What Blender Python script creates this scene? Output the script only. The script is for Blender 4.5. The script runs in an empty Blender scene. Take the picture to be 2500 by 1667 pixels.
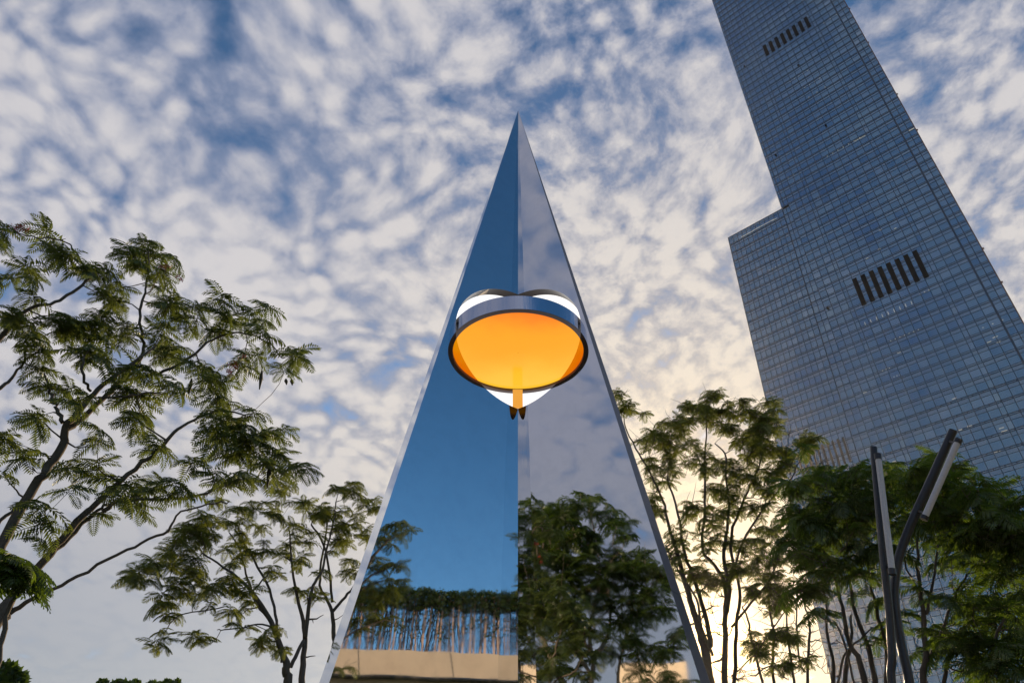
import bpy, bmesh, math, random
import numpy as np
from mathutils import Vector, Matrix, Quaternion, noise

R = random.Random(7)
sc = bpy.context.scene
col = sc.collection

# ------------------------------------------------------------------ camera
F, CX, CY, TH, CZ = 1764.0, 1250.0, 833.5, math.radians(37.6), 1.6
cam_d = bpy.data.cameras.new('camera')
cam = bpy.data.objects.new('camera', cam_d)
col.objects.link(cam)
cam.location = (0, 0, CZ)
cam.rotation_euler = (math.pi / 2 + TH, 0, 0)
cam_d.sensor_width = 36.0
cam_d.lens = 36.0 * F / 2500.0
cam_d.clip_end = 5000
sc.camera = cam

# ------------------------------------------------------------------ sun, sky
SUN_AZ, SUN_EL = math.radians(15.2), math.radians(14.6)
SUN_DIR = Vector((math.sin(SUN_AZ) * math.cos(SUN_EL), math.cos(SUN_AZ) * math.cos(SUN_EL), math.sin(SUN_EL)))
sun_d = bpy.data.lights.new('sun', 'SUN')
sun_d.energy = 5.0
sun_d.angle = math.radians(0.55)
sun_d.color = (1.0, 0.74, 0.46)
sun = bpy.data.objects.new('sun', sun_d)
col.objects.link(sun)
sun.rotation_euler = (-SUN_DIR).to_track_quat('-Z', 'Y').to_euler()

world = bpy.data.worlds.new('World')
sc.world = world
world.use_nodes = True


class NT:
    """tiny helper for writing node trees"""
    def __init__(s, tree):
        s.t = tree
        tree.nodes.clear()

    def n(s, typ, **kw):
        nd = s.t.nodes.new(typ)
        for k, v in kw.items():
            setattr(nd, k, v)
        return nd

    def l(s, a, b):
        s.t.links.new(a, b)

    def put(s, sock, v):
        if v is None:
            return
        if isinstance(v, bpy.types.NodeSocket):
            s.l(v, sock)
        else:
            sock.default_value = v

    def m(s, op, a, b=None, c=None, clamp=False):
        nd = s.n('ShaderNodeMath', operation=op)
        nd.use_clamp = clamp
        for i, v in enumerate((a, b, c)):
            s.put(nd.inputs[i], v) if v is not None else None
        return nd.outputs[0]

    def vm(s, op, a, b=None, scale=None):
        nd = s.n('ShaderNodeVectorMath', operation=op)
        s.put(nd.inputs[0], a)
        if b is not None:
            s.put(nd.inputs[1], b)
        if scale is not None:
            s.put(nd.inputs[3], scale)
        return nd.outputs[1] if op == 'DOT_PRODUCT' else nd.outputs[0]

    def noise(s, vec, scale, detail=4, rough=0.5, dist=0.0, dim='3D'):
        nd = s.n('ShaderNodeTexNoise')
        nd.noise_dimensions = dim
        if vec is not None:
            s.l(vec, nd.inputs['Vector'])
        nd.inputs['Scale'].default_value = scale
        nd.inputs['Detail'].default_value = detail
        nd.inputs['Roughness'].default_value = rough
        nd.inputs['Distortion'].default_value = dist
        return nd.outputs['Fac']

    def step(s, v, a, b, lo=0.0, hi=1.0, smooth=True):
        nd = s.n('ShaderNodeMapRange')
        nd.interpolation_type = 'SMOOTHSTEP' if smooth else 'LINEAR'
        nd.clamp = True
        s.put(nd.inputs[0], v)
        for i, x in zip((1, 2, 3, 4), (a, b, lo, hi)):
            nd.inputs[i].default_value = x
        return nd.outputs[0]

    def mix(s, f, a, b, kind='MIX'):
        nd = s.n('ShaderNodeMix', data_type='RGBA', blend_type=kind)
        nd.clamp_factor = True
        s.put(nd.inputs[0], f)
        for i, v in ((6, a), (7, b)):
            if isinstance(v, (tuple, list)) and len(v) == 3:
                v = (*v, 1.0)
            s.put(nd.inputs[i], v)
        return nd.outputs[2]


STR = 0.1
w = NT(world.node_tree)
sky = w.n('ShaderNodeTexSky', sky_type='NISHITA')
sky.sun_disc = False
sky.sun_elevation = SUN_EL
sky.sun_rotation = SUN_AZ
sky.altitude = 0
sky.air_density = 1.0
sky.dust_density = 0.6
sky.ozone_density = 2.5
tc = w.n('ShaderNodeTexCoord')
d = w.vm('NORMALIZE', tc.outputs['Generated'])
sep = w.n('ShaderNodeSeparateXYZ')
w.l(d, sep.inputs[0])
dz = w.m('MAXIMUM', sep.outputs[2], 0.0)
inv = w.m('DIVIDE', 1.0, w.m('ADD', dz, 0.22))
uv = w.vm('SCALE', d, scale=inv)                       # a cloud deck seen in perspective
flat = w.vm('MULTIPLY', uv, (1, 1, 0))
rot = w.n('ShaderNodeMapping')
rot.inputs['Rotation'].default_value = (0, 0, math.radians(32))
rot.inputs['Scale'].default_value = (1.0, 0.93, 1.0)
rot.inputs['Location'].default_value = (3.7, 1.2, 0.0)
w.l(flat, rot.inputs['Vector'])
fl = rot.outputs[0]
# warp, so the rows of cloudlets bend
wn = w.n('ShaderNodeTexNoise')
wn.inputs['Scale'].default_value = 3.2
wn.inputs['Detail'].default_value = 3
w.l(fl, wn.inputs['Vector'])
warp = w.vm('SCALE', w.vm('SUBTRACT', wn.outputs['Color'], (0.5, 0.5, 0.5)), scale=0.12)
fw = w.vm('ADD', fl, warp)
cover = w.noise(fw, 4.0, 3, 0.5)
lumps = w.noise(fw, 23.0, 6, 0.55)
wisp = w.noise(fw, 42.0, 7, 0.66)
vor = w.n('ShaderNodeTexVoronoi', feature='SMOOTH_F1')
vor.inputs['Scale'].default_value = 25.0
vor.inputs['Smoothness'].default_value = 0.6
vor.inputs['Randomness'].default_value = 1.0
w.l(w.vm('ADD', fw, w.vm('SCALE', w.vm('SUBTRACT', wn.outputs['Color'], (0.5, 0.5, 0.5)), scale=0.12)), vor.inputs['Vector'])
cell = w.m('SUBTRACT', 0.60, vor.outputs['Distance'])
side = w.step(sep.outputs[0], -0.30, 0.05)             # crisp cloudlets to the right, soft ones to the left
dens = w.m('ADD', w.m('MULTIPLY', w.m('SUBTRACT', lumps, 0.5), 0.70), w.m('MULTIPLY', cell, 0.62))
dens = w.m('ADD', dens, w.m('MULTIPLY', w.m('SUBTRACT', cover, 0.5), 0.80))
dens = w.m('ADD', dens, w.m('MULTIPLY', w.m('MULTIPLY', w.m('SUBTRACT', wisp, 0.5), 0.72), w.m('ADD', w.m('MULTIPLY', side, 0.8), 0.2)))
dens = w.m('ADD', dens, w.step(sep.outputs[2], 0.30, 0.95, 0.40, 0.19))
clr = w.vm('DOT_PRODUCT', d, (math.sin(math.radians(122)), math.cos(math.radians(122)), 0.0))
dens = w.m('SUBTRACT', dens, w.step(clr, 0.40, 0.80, 0.0, 0.9))
ovc = w.vm('DOT_PRODUCT', d, (math.sin(math.radians(-124)), math.cos(math.radians(-124)), 0.0))
ovs = w.step(ovc, 0.15, 0.55)
dens = w.m('ADD', dens, w.m('MULTIPLY', ovs, 0.08))
mask = w.step(dens, -0.10, 0.28)
thick = w.step(dens, 0.12, 0.58)
# sun glow
cs = w.m('MAXIMUM', w.vm('DOT_PRODUCT', d, tuple(SUN_DIR)), 0.0)
g1 = w.m('POWER', cs, 6.5)
g2 = w.m('POWER', cs, 60.0)
g3 = w.m('POWER', cs, 1600.0)
low = w.step(sep.outputs[2], 0.15, 0.60, 1.0, 0.0)
veil = w.m('MULTIPLY', w.step(sep.outputs[2], 0.24, 0.50, 0.85, 0.0), w.step(sep.outputs[0], -0.35, 0.12, 1.0, 0.35))
mask = w.m('ADD', w.m('MULTIPLY', mask, w.m('SUBTRACT', 1.0, veil)), w.m('MULTIPLY', veil, w.step(clr, 0.40, 0.80, 0.93, 0.0)))
thick = w.m('ADD', w.m('MULTIPLY', thick, w.m('SUBTRACT', 1.0, veil)), w.m('MULTIPLY', veil, 0.55))
ccol = w.mix(thick, (2.7, 3.15, 4.5), (6.7, 6.5, 6.7))
ccol = w.mix(w.m('MULTIPLY', ovs, 0.9), ccol, w.mix(thick, (0.85, 1.5, 3.0), (2.7, 2.8, 3.7)))
ccol = w.mix(w.m('MULTIPLY', low, 0.75), ccol, w.mix(thick, (2.5, 2.6, 2.9), (4.1, 3.8, 3.45)))
ccol = w.mix(w.m('MULTIPLY', g1, 0.9), ccol, w.mix(thick, (4.4, 4.35, 4.5), (8.9, 8.0, 6.6)))
bsat = w.n('ShaderNodeHueSaturation')
bsat.inputs['Saturation'].default_value = 1.25
bsat.inputs['Value'].default_value = 1.35
w.l(w.vm('SCALE', sky.outputs[0], scale=w.step(sep.outputs[2], 0.15, 0.75, 1.45, 0.92)), bsat.inputs['Color'])
scol = w.mix(w.m('MULTIPLY', mask, 0.94), bsat.outputs[0], ccol)
scol = w.mix(w.m('MULTIPLY', w.m('POWER', cs, 28.0), 0.75), scol, (9.9, 7.7, 4.4))
scol = w.mix(1.0, scol, w.vm('SCALE', (40.0, 27.0, 11.0), scale=g3), 'ADD')
bg = w.n('ShaderNodeBackground')
w.l(scol, bg.inputs[0])
bg.inputs[1].default_value = STR
wo = w.n('ShaderNodeOutputWorld')
w.l(bg.outputs[0], wo.inputs[0])

sc.view_settings.view_transform = 'Standard'
sc.view_settings.look = 'None'
sc.view_settings.exposure = 0.0
sc.view_settings.gamma = 1.0
sc.view_settings.use_curve_mapping = False
sc.render.engine = 'CYCLES'
sc.cycles.max_bounces = 10
sc.cycles.glossy_bounces = 6
sc.cycles.transmission_bounces = 6
sc.cycles.transparent_max_bounces = 8
sc.cycles.caustics_reflective = False
sc.cycles.caustics_refractive = False

# ------------------------------------------------------------------ projection helpers (photo pixel -> place)
CT, ST = math.cos(TH), math.sin(TH)
EYE = Vector((0, 0, CZ))


def ray(px, py):
    x, y = px - CX, CY - py
    return Vector((x, F * CT - y * ST, F * ST + y * CT)).normalized()


def at(px, py, r):
    """the point seen at a photo pixel, r metres away over the ground"""
    v = ray(px, py)
    return EYE + v * (r / math.hypot(v.x, v.y))


def pix(p):
    v = p - EYE
    dpt = v.y * CT + v.z * ST
    return CX + F * v.x / dpt, CY - F * (v.z * CT - v.y * ST) / dpt, dpt


# ------------------------------------------------------------------ object helpers
def tag(o, label=None, cat=None, group=None, kind=None):
    if label:
        o['label'] = label
    if cat:
        o['category'] = cat
    if group:
        o['group'] = group
    if kind:
        o['kind'] = kind
    return o


def empty(name, loc=(0, 0, 0)):
    o = bpy.data.objects.new(name, None)
    o.location = loc
    col.objects.link(o)
    return o


def link(name, me, mat=None, parent=None, loc=None):
    o = bpy.data.objects.new(name, me)
    col.objects.link(o)
    if mat is not None and len(me.materials) == 0:
        me.materials.append(mat)
    if parent is not None:
        o.parent = parent
        # meshes are written in world coordinates; take the parent's offset away
        p, off = parent, Vector((0, 0, 0))
        while p is not None:
            off += Vector(p.location)
            p = p.parent
        if loc is None:
            o.location = -off
        else:
            o.location = Vector(loc) - off
    elif loc is not None:
        o.location = loc
    return o


class MB:
    """collects faces, builds one mesh"""
    def __init__(s):
        s.v, s.f = [], []

    def quad(s, a, b, c, e):
        i = len(s.v)
        s.v += [tuple(a), tuple(b), tuple(c), tuple(e)]
        s.f.append((i, i + 1, i + 2, i + 3))

    def box(s, o, ax, ay, az):
        """box from corner o along three edge vectors"""
        o, ax, ay, az = map(Vector, (o, ax, ay, az))
        i = len(s.v)
        for k in range(8):
            s.v.append(tuple(o + ax * (k & 1) + ay * ((k >> 1) & 1) + az * ((k >> 2) & 1)))
        fs = [(0, 2, 3, 1), (4, 5, 7, 6), (0, 1, 5, 4), (2, 6, 7, 3), (0, 4, 6, 2), (1, 3, 7, 5)]
        if ax.cross(ay).dot(az) < 0:
            fs = [f[::-1] for f in fs]
        s.f += [tuple(i + q for q in f) for f in fs]

    def tube(s, pts, rad, n=8, cap=True):
        pts = [Vector(p) for p in pts]
        if not hasattr(rad, '__len__'):
            rad = [rad] * len(pts)
        t0 = (pts[1] - pts[0]).normalized()
        up = Vector((0, 0, 1)) if abs(t0.z) < 0.9 else Vector((1, 0, 0))
        nrm = t0.cross(up).normalized()
        base = len(s.v)
        for i, p in enumerate(pts):
            if i == 0:
                t = t0
            elif i == len(pts) - 1:
                t = (pts[i] - pts[i - 1]).normalized()
            else:
                t = (pts[i + 1] - pts[i - 1]).normalized()
            nrm = (nrm - t * nrm.dot(t))
            if nrm.length < 1e-6:
                nrm = t.orthogonal()
            nrm.normalize()
            b = t.cross(nrm)
            for k in range(n):
                a = 2 * math.pi * k / n
                s.v.append(tuple(p + (nrm * math.cos(a) + b * math.sin(a)) * rad[i]))
        for i in range(len(pts) - 1):
            for k in range(n):
                k2 = (k + 1) % n
                s.f.append((base + i * n + k, base + i * n + k2, base + (i + 1) * n + k2, base + (i + 1) * n + k))
        if cap:
            s.f.append(tuple(base + k for k in range(n))[::-1])
            s.f.append(tuple(base + (len(pts) - 1) * n + k for k in range(n)))

    def mesh(s, name, smooth=False):
        me = bpy.data.meshes.new(name)
        me.from_pydata(s.v, [], s.f)
        if smooth:
            me.polygons.foreach_set('use_smooth', [True] * len(me.polygons))
        me.update()
        return me

    def build(s, name, mat, parent=None, smooth=False):
        return link(name, s.mesh(name, smooth), mat, parent)


# ------------------------------------------------------------------ materials
def material(name):
    m = bpy.data.materials.new(name)
    m.use_nodes = True
    return m, NT(m.node_tree)


def principled(t, color=(0.5, 0.5, 0.5), rough=0.5, metal=0.0, bump=None, bump_s=0.2, bump_d=0.01, spec=None, **kw):
    p = t.n('ShaderNodeBsdfPrincipled')
    t.put(p.inputs['Base Color'], (*color, 1) if isinstance(color, tuple) and len(color) == 3 else color)
    t.put(p.inputs['Roughness'], rough)
    p.inputs['Metallic'].default_value = metal
    if spec is not None:
        p.inputs['Specular IOR Level'].default_value = spec
    for k, v in kw.items():
        t.put(p.inputs[k.replace('_', ' ')], v)
    if bump is not None:
        b = t.n('ShaderNodeBump')
        b.inputs['Strength'].default_value = bump_s
        b.inputs['Distance'].default_value = bump_d
        t.l(bump, b.inputs['Height'])
        t.l(b.outputs[0], p.inputs['Normal'])
    o = t.n('ShaderNodeOutputMaterial')
    t.l(p.outputs[0], o.inputs[0])
    return p


def obj_co(t):
    return t.n('ShaderNodeTexCoord').outputs['Object']


M = {}

m, t = material('mirror_steel')
co = obj_co(t)
mp = t.n('ShaderNodeMapping')
mp.inputs['Scale'].default_value = (1.0, 1.0, 0.35)
t.l(co, mp.inputs['Vector'])
wob = t.noise(mp.outputs[0], 0.9, 2, 0.5)
smear = t.noise(co, 3.0, 6, 0.7)
principled(t, t.mix(t.step(smear, 0.35, 0.75), (0.77, 0.79, 0.81), (0.72, 0.745, 0.77)), t.step(smear, 0.3, 0.8, 0.012, 0.045), 1.0,
           bump=wob, bump_s=1.0, bump_d=0.0045)
M['steel'] = m

m, t = material('opening_dark_reflection')
principled(t, (0.035, 0.03, 0.028), 0.2, 1.0)  # dark colour stands in for dark reflections on the opening's mirror edge
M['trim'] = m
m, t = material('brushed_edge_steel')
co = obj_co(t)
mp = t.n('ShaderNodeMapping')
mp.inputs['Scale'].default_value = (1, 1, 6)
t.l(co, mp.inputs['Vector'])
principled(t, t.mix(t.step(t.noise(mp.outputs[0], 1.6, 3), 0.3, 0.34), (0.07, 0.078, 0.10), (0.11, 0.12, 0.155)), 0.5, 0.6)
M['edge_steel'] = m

m, t = material('brushed_hoop_steel')
co = obj_co(t)
mp = t.n('ShaderNodeMapping')
mp.inputs['Scale'].default_value = (6, 6, 0.3)
t.l(co, mp.inputs['Vector'])
principled(t, (0.60, 0.63, 0.70), 0.10, 1.0, bump=t.noise(mp.outputs[0], 2.0, 4, 0.6), bump_s=0.6, bump_d=0.01)
M['hoop'] = m

m, t = material('bronze_rim')
co = obj_co(t)
principled(t, t.mix(t.noise(co, 5, 4), (0.05, 0.032, 0.03), (0.085, 0.055, 0.05)), 0.45, 0.3)
M['rim'] = m


def glow(name, col_a, col_b, strength, gloss):
    m, t = material(name)
    co = obj_co(t)
    f = t.noise(co, 0.8, 3, 0.5)
    p = principled(t, (0.10, 0.03, 0.003), 0.15 if gloss else 0.5, spec=0.18)
    if gloss:                                            # painted light: glow turned redder towards the front rim, for redder mirror images
        sp_ = t.n('ShaderNodeSeparateXYZ')
        t.l(co, sp_.inputs[0])
        f = t.m('ADD', t.step(sp_.outputs[1], 9.7, 12.3, 0.0, 1.0, False), t.m('MULTIPLY', t.m('SUBTRACT', f, 0.5), 0.5))
        c = t.mix(t.step(f, -0.05, 0.32), (1.0, 0.15, 0.0), col_a)
        c = t.mix(t.step(f, 0.4, 1.0), c, col_b)
    else:
        c = t.mix(t.step(f, 0.3, 0.7), col_a, col_b)
    t.l(c, p.inputs['Emission Color'])
    p.inputs['Emission Strength'].default_value = strength
    return m


M['orange'] = glow('lit_orange_acrylic', (1.0, 0.38, 0.0), (1.0, 0.55, 0.03), 0.97, True)
M['orange_bar'] = glow('lit_orange_bar', (0.95, 0.40, 0.05), (0.95, 0.45, 0.07), 0.8, False)
M['white_glow'] = glow('lit_white_acrylic', (1.0, 0.97, 0.92), (0.94, 0.97, 1.0), 1.15, False)

m, t = material('curtain_glass')
geo = t.n('ShaderNodeNewGeometry')
rnd = geo.outputs['Random Per Island']
co = obj_co(t)
big = t.noise(co, 0.02, 3, 0.5)
oi = t.n('ShaderNodeObjectInfo').outputs['Random']
rr = t.m('FRACT', t.m('ADD', rnd, oi))
hue = t.mix(rr, (0.15, 0.29, 0.41), (0.27, 0.41, 0.49))
hue = t.mix(t.step(t.m('FRACT', t.m('MULTIPLY', rr, 7.31)), 0.70, 0.95), hue, (0.32, 0.45, 0.54))
hue = t.mix(t.step(big, 0.35, 0.65), hue, (0.13, 0.29, 0.45))
principled(t, hue, 0.07, 0.88)
M['glass'] = m

m, t = material('spandrel_glass')
geo = t.n('ShaderNodeNewGeometry')
rnd = geo.outputs['Random Per Island']
principled(t, t.mix(rnd, (0.17, 0.29, 0.40), (0.24, 0.36, 0.45)), 0.12, 0.85)
M['spandrel'] = m

m, t = material('dark_mullion')
principled(t, (0.05, 0.078, 0.115), 0.35, 0.5)
M['mullion'] = m
m, t = material('louvre_recess')
principled(t, (0.008, 0.010, 0.013), 0.8, 0.0, spec=0.1)
M['louvre'] = m
m, t = material('brown_louvre')
principled(t, (0.10, 0.085, 0.08), 0.7)
M['louvre_brown'] = m
m, t = material('copper_edge')
principled(t, (0.16, 0.085, 0.06), 0.4, 0.5)
M['copper'] = m
m, t = material('window_lamp')
e = t.n('ShaderNodeEmission')
e.inputs[0].default_value = (1.0, 0.93, 0.78, 1)
e.inputs[1].default_value = 0.42
o = t.n('ShaderNodeOutputMaterial')
t.l(e.outputs[0], o.inputs[0])
M['lamp_dot'] = m

m, t = material('tree_bark')
co = obj_co(t)
mp = t.n('ShaderNodeMapping')
mp.inputs['Scale'].default_value = (1, 1, 0.4)
t.l(co, mp.inputs['Vector'])
b1 = t.noise(mp.outputs[0], 14, 6, 0.65)
principled(t, t.mix(b1, (0.060, 0.048, 0.038), (0.17, 0.145, 0.12)), 0.85, bump=b1, bump_s=0.7, bump_d=0.02, spec=0.2)
M['bark'] = m
m, t = material('tan_bark')
co = obj_co(t)
b1 = t.noise(co, 9, 6, 0.65)
principled(t, t.mix(b1, (0.11, 0.085, 0.06), (0.34, 0.29, 0.22)), 0.85, bump=b1, bump_s=0.6, bump_d=0.02, spec=0.2)
M['bark_tan'] = m


def leaf_mat(name, ca, cb, trans):
    m, t = material(name)
    oi = t.n('ShaderNodeObjectInfo').outputs['Random']
    rnd = t.n('ShaderNodeNewGeometry').outputs['Random Per Island']
    ps = t.n('ShaderNodeNewGeometry').outputs['Position']
    f = t.m('ADD', t.m('MULTIPLY', oi, 0.35), t.m('MULTIPLY', rnd, 0.35))
    f = t.m('ADD', f, t.m('MULTIPLY', t.noise(ps, 0.8, 3), 0.45))
    c = t.mix(f, ca, cb)
    df = t.n('ShaderNodeBsdfDiffuse')
    t.l(c, df.inputs[0])
    tr = t.n('ShaderNodeBsdfTranslucent')
    t.l(t.mix(1.0, c, trans, 'MULTIPLY'), tr.inputs[0])
    gl = t.n('ShaderNodeBsdfGlossy')
    gl.inputs['Roughness'].default_value = 0.4
    gl.inputs['Color'].default_value = (0.6, 0.65, 0.6, 1)
    mx = t.n('ShaderNodeMixShader')
    mx.inputs[0].default_value = 0.5
    t.l(df.outputs[0], mx.inputs[1])
    t.l(tr.outputs[0], mx.inputs[2])
    mx2 = t.n('ShaderNodeMixShader')
    mx2.inputs[0].default_value = 0.05
    t.l(mx.outputs[0], mx2.inputs[1])
    t.l(gl.outputs[0], mx2.inputs[2])
    o = t.n('ShaderNodeOutputMaterial')
    t.l(mx2.outputs[0], o.inputs[0])
    return m


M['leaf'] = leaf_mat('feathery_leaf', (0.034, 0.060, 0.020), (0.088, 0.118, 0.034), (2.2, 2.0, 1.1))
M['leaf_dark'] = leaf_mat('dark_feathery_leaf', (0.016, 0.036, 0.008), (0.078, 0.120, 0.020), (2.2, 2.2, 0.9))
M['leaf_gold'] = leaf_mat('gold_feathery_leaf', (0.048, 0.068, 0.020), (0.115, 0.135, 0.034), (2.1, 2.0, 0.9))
M['vine'] = leaf_mat('vine_leaf', (0.020, 0.045, 0.010), (0.07, 0.11, 0.02), (1.8, 1.8, 0.9))

m, t = material('red_petals')
principled(t, (0.33, 0.03, 0.015), 0.6)
M['red'] = m
m, t = material('dry_pod')
principled(t, (0.05, 0.04, 0.02), 0.7)
M['pod'] = m

m, t = material('dark_pole_paint')
co = obj_co(t)
principled(t, t.mix(t.noise(co, 20, 4), (0.020, 0.024, 0.032), (0.034, 0.040, 0.050)), 0.35, 0.5)
M['pole'] = m
m, t = material('frosted_lamp_tube')
co = obj_co(t)
principled(t, t.mix(t.noise(co, 30, 4), (0.46, 0.47, 0.50), (0.62, 0.62, 0.65)), 0.25)
M['tube'] = m

m, t = material('cream_render')
co = obj_co(t)
st = t.noise(co, 1.5, 6, 0.65)
mp = t.n('ShaderNodeMapping')
mp.inputs['Scale'].default_value = (3, 3, 0.5)
t.l(co, mp.inputs['Vector'])
dr = t.noise(mp.outputs[0], 2.0, 5, 0.7)
c = t.mix(t.step(st, 0.4, 0.75), (0.92, 0.74, 0.55), (0.82, 0.65, 0.48))
c = t.mix(t.step(dr, 0.62, 0.80, 0, 0.5), c, (0.35, 0.27, 0.20))
principled(t, c, 0.9, bump=st, bump_s=0.2, bump_d=0.01)
M['cream'] = m
m, t = material('pink_post_paint')
principled(t, (0.85, 0.58, 0.44), 0.7)
M['post'] = m
m, t = material('dark_wire')
principled(t, (0.04, 0.035, 0.03), 0.7)
M['wire'] = m
m, t = material('pale_green_panel')
principled(t, (0.42, 0.42, 0.20), 0.6)
M['panel'] = m
m, t = material('window_glass_dark')
principled(t, (0.03, 0.04, 0.05), 0.08)
M['dark_glass'] = m

m, t = material('paving_granite')
co = obj_co(t)
br = t.n('ShaderNodeTexBrick')
t.l(co, br.inputs['Vector'])
br.inputs['Scale'].default_value = 1.0
br.inputs['Color1'].default_value = (0.24, 0.23, 0.22, 1)
br.inputs['Color2'].default_value = (0.30, 0.29, 0.27, 1)
br.inputs['Mortar'].default_value = (0.10, 0.10, 0.10, 1)
br.inputs['Mortar Size'].default_value = 0.008
principled(t, t.mix(t.m('MULTIPLY', t.noise(co, 3, 6), 0.5), br.outputs[0], (0.16, 0.155, 0.15)), 0.7)
M['paving'] = m
m, t = material('lawn_ground')
co = obj_co(t)
principled(t, t.mix(t.noise(co, 2, 8, 0.7), (0.03, 0.05, 0.012), (0.09, 0.11, 0.03)), 0.95, bump=t.noise(co, 30, 4), bump_s=0.8, bump_d=0.05)
M['lawn'] = m

# ------------------------------------------------------------------ ground
mb = MB()
mb.quad((-450, -450, 0), (450, -450, 0), (450, 450, 0), (-450, 450, 0))
tag(mb.build('ground', M['lawn']), kind='structure')
mb = MB()
mb.quad((-7, -6, 0.02), (6.5, -6, 0.02), (6.5, 16, 0.02), (-7, 16, 0.02))
tag(mb.build('plaza_paving', M['paving']), kind='structure')

# ------------------------------------------------------------------ mirror spire
PHI = math.radians(32.6)
D = 11.0
X0 = 0.06
apex = at(1265, 270, D)
H = apex.z
Vf = Vector((X0, D, 0))
tL = Vector((-math.cos(PHI), -math.sin(PHI), 0))
tR = Vector((math.cos(PHI), -math.sin(PHI), 0))
nL = Vector((math.sin(PHI), -math.cos(PHI), 0))
nR = Vector((-math.sin(PHI), -math.cos(PHI), 0))


def plane_hit(px, py, p0, n):
    v = ray(px, py)
    return EYE + v * ((p0 - EYE).dot(n) / v.dot(n))


# arm length at the ground from the edge the photograph shows near the bottom
eL = plane_hit(799, 1667, Vf, nL)
LL = (eL - Vf).dot(tL) * H / (H - eL.z)
eR = plane_hit(1705, 1660, Vf, nR)
LR = (eR - Vf).dot(tR) * H / (H - eR.z)
TW = 0.52
TWc = 0.30
base_sec = [Vf,
            Vf + tR * LR,
            Vf + tR * LR - nR * TW,
            Vf + Vector((0.45, 0.62, 0)),
            Vf + Vector((TW / 2, 4.2, 0)),
            Vf + Vector((-TW / 2, 4.2, 0)),
            Vf + Vector((-0.45, 0.62, 0)),
            Vf + tL * LL - nL * TW,
            Vf + tL * LL]
bm = bmesh.new()
ZB = 0.35
low = [bm.verts.new(p.lerp(Vector((apex.x, apex.y, H)), ZB / H)) for p in base_sec]
tip = bm.verts.new(apex)
for i in range(len(low)):
    a, b = low[i], low[(i + 1) % len(low)]
    bm.faces.new((a, b, tip))
bm.faces.new(low[::-1])
bm.normal_update()
spire_me = bpy.data.meshes.new('spire_body')
bm.to_mesh(spire_me)
bm.free()
tmp = bpy.data.objects.new('tmp_spire', spire_me)
col.objects.link(tmp)

ZC, RS = 9.91, 1.36
SC = Vector((X0 + (apex.x - X0) * ZC / H, D, ZC))
bm = bmesh.new()
bmesh.ops.create_uvsphere(bm, u_segments=128, v_segments=64, radius=RS)
bmesh.ops.translate(bm, verts=bm.verts, vec=SC)
cut_me = bpy.data.meshes.new('cut')
bm.to_mesh(cut_me)
bm.free()
cut = bpy.data.objects.new('tmp_cut', cut_me)
col.objects.link(cut)
bo = tmp.modifiers.new('b', 'BOOLEAN')
bo.operation = 'DIFFERENCE'
bo.solver = 'EXACT'
bo.object = cut
dg = bpy.context.evaluated_depsgraph_get()
res = bpy.data.meshes.new_from_object(tmp.evaluated_get(dg))
res.name = 'spire_body'
bpy.data.objects.remove(tmp)
bpy.data.objects.remove(cut)
res.polygons.foreach_set('use_smooth', [True] * len(res.polygons))
res.set_sharp_from_angle(angle=math.radians(20))
res.materials.clear()
for k_ in ('steel', 'trim', 'edge_steel', 'orange_bar'):
    res.materials.append(M[k_])
vR_ = (tR * 0.8 + Vector((0, 0, 0.25))).normalized()
for p_ in res.polygons:
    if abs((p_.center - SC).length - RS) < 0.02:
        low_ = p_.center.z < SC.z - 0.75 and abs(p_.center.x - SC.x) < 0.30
        p_.material_index = 3 if low_ else 1  # orange glow added to the lowest opening faces, to colour the reflected tips
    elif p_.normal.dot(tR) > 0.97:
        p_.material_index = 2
    else:
        p_.material_index = 0
spire = empty('mirror_spire', (X0, D + 0.6, 0))
tag(spire, 'tall pointed mirror steel sculpture with a lit orange disc in its round opening', 'sculpture')
link('spire_body', res, M['steel'], spire)

mb = MB()
sec = [Vf + Vector((x, y, 0)) for x, y in ((-4.6, -3.6), (4.6, -3.6), (4.6, 0.5), (0.9, 4.9), (-0.9, 4.9), (-4.6, 0.5))]
i0 = len(mb.v)
mb.v += [(p.x, p.y, 0) for p in sec] + [(p.x, p.y, 0.35) for p in sec]
n6 = len(sec)
mb.f += [(i, (i + 1) % n6, n6 + (i + 1) % n6, n6 + i) for i in range(n6)] + [tuple(range(n6, 2 * n6))]
mb.build('plinth', M['paving'], spire)

ZD0, ZD1, RD = 9.755, 10.075, 1.325
NS = 128


def ring_pts(r, z):
    return [(SC.x + r * math.cos(2 * math.pi * k / NS), SC.y + r * math.sin(2 * math.pi * k / NS), z) for k in range(NS)]


def lathe(name, prof, mat, parent, sharp=25):
    mb = MB()
    for r, z in prof:
        mb.v += ring_pts(r, z)
    for j in range(len(prof) - 1):
        for k in range(NS):
            k2 = (k + 1) % NS
            mb.f.append((j * NS + k, j * NS + k2, (j + 1) * NS + k2, (j + 1) * NS + k))
    me = mb.mesh(name, True)
    me.set_sharp_from_angle(angle=math.radians(sharp))
    return link(name, me, mat, parent)


hoop = lathe('hoop', [(RD, ZD0 + 0.012), (RD, ZD1), (RD - 0.03, ZD1 + 0.01), (0.02, ZD1 + 0.012)], M['hoop'], spire)
lathe('hoop_rim', [(RD + 0.002, ZD0 + 0.012), (RD + 0.004, ZD0), (RD - 0.085, ZD0), (RD - 0.085, ZD0 + 0.075)], M['rim'], spire)
lathe('orange_lens', [(RD - 0.086, ZD0 + 0.055), (RD - 0.35, ZD0 + 0.05), (0.01, ZD0 + 0.046)], M['orange'], spire)

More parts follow.
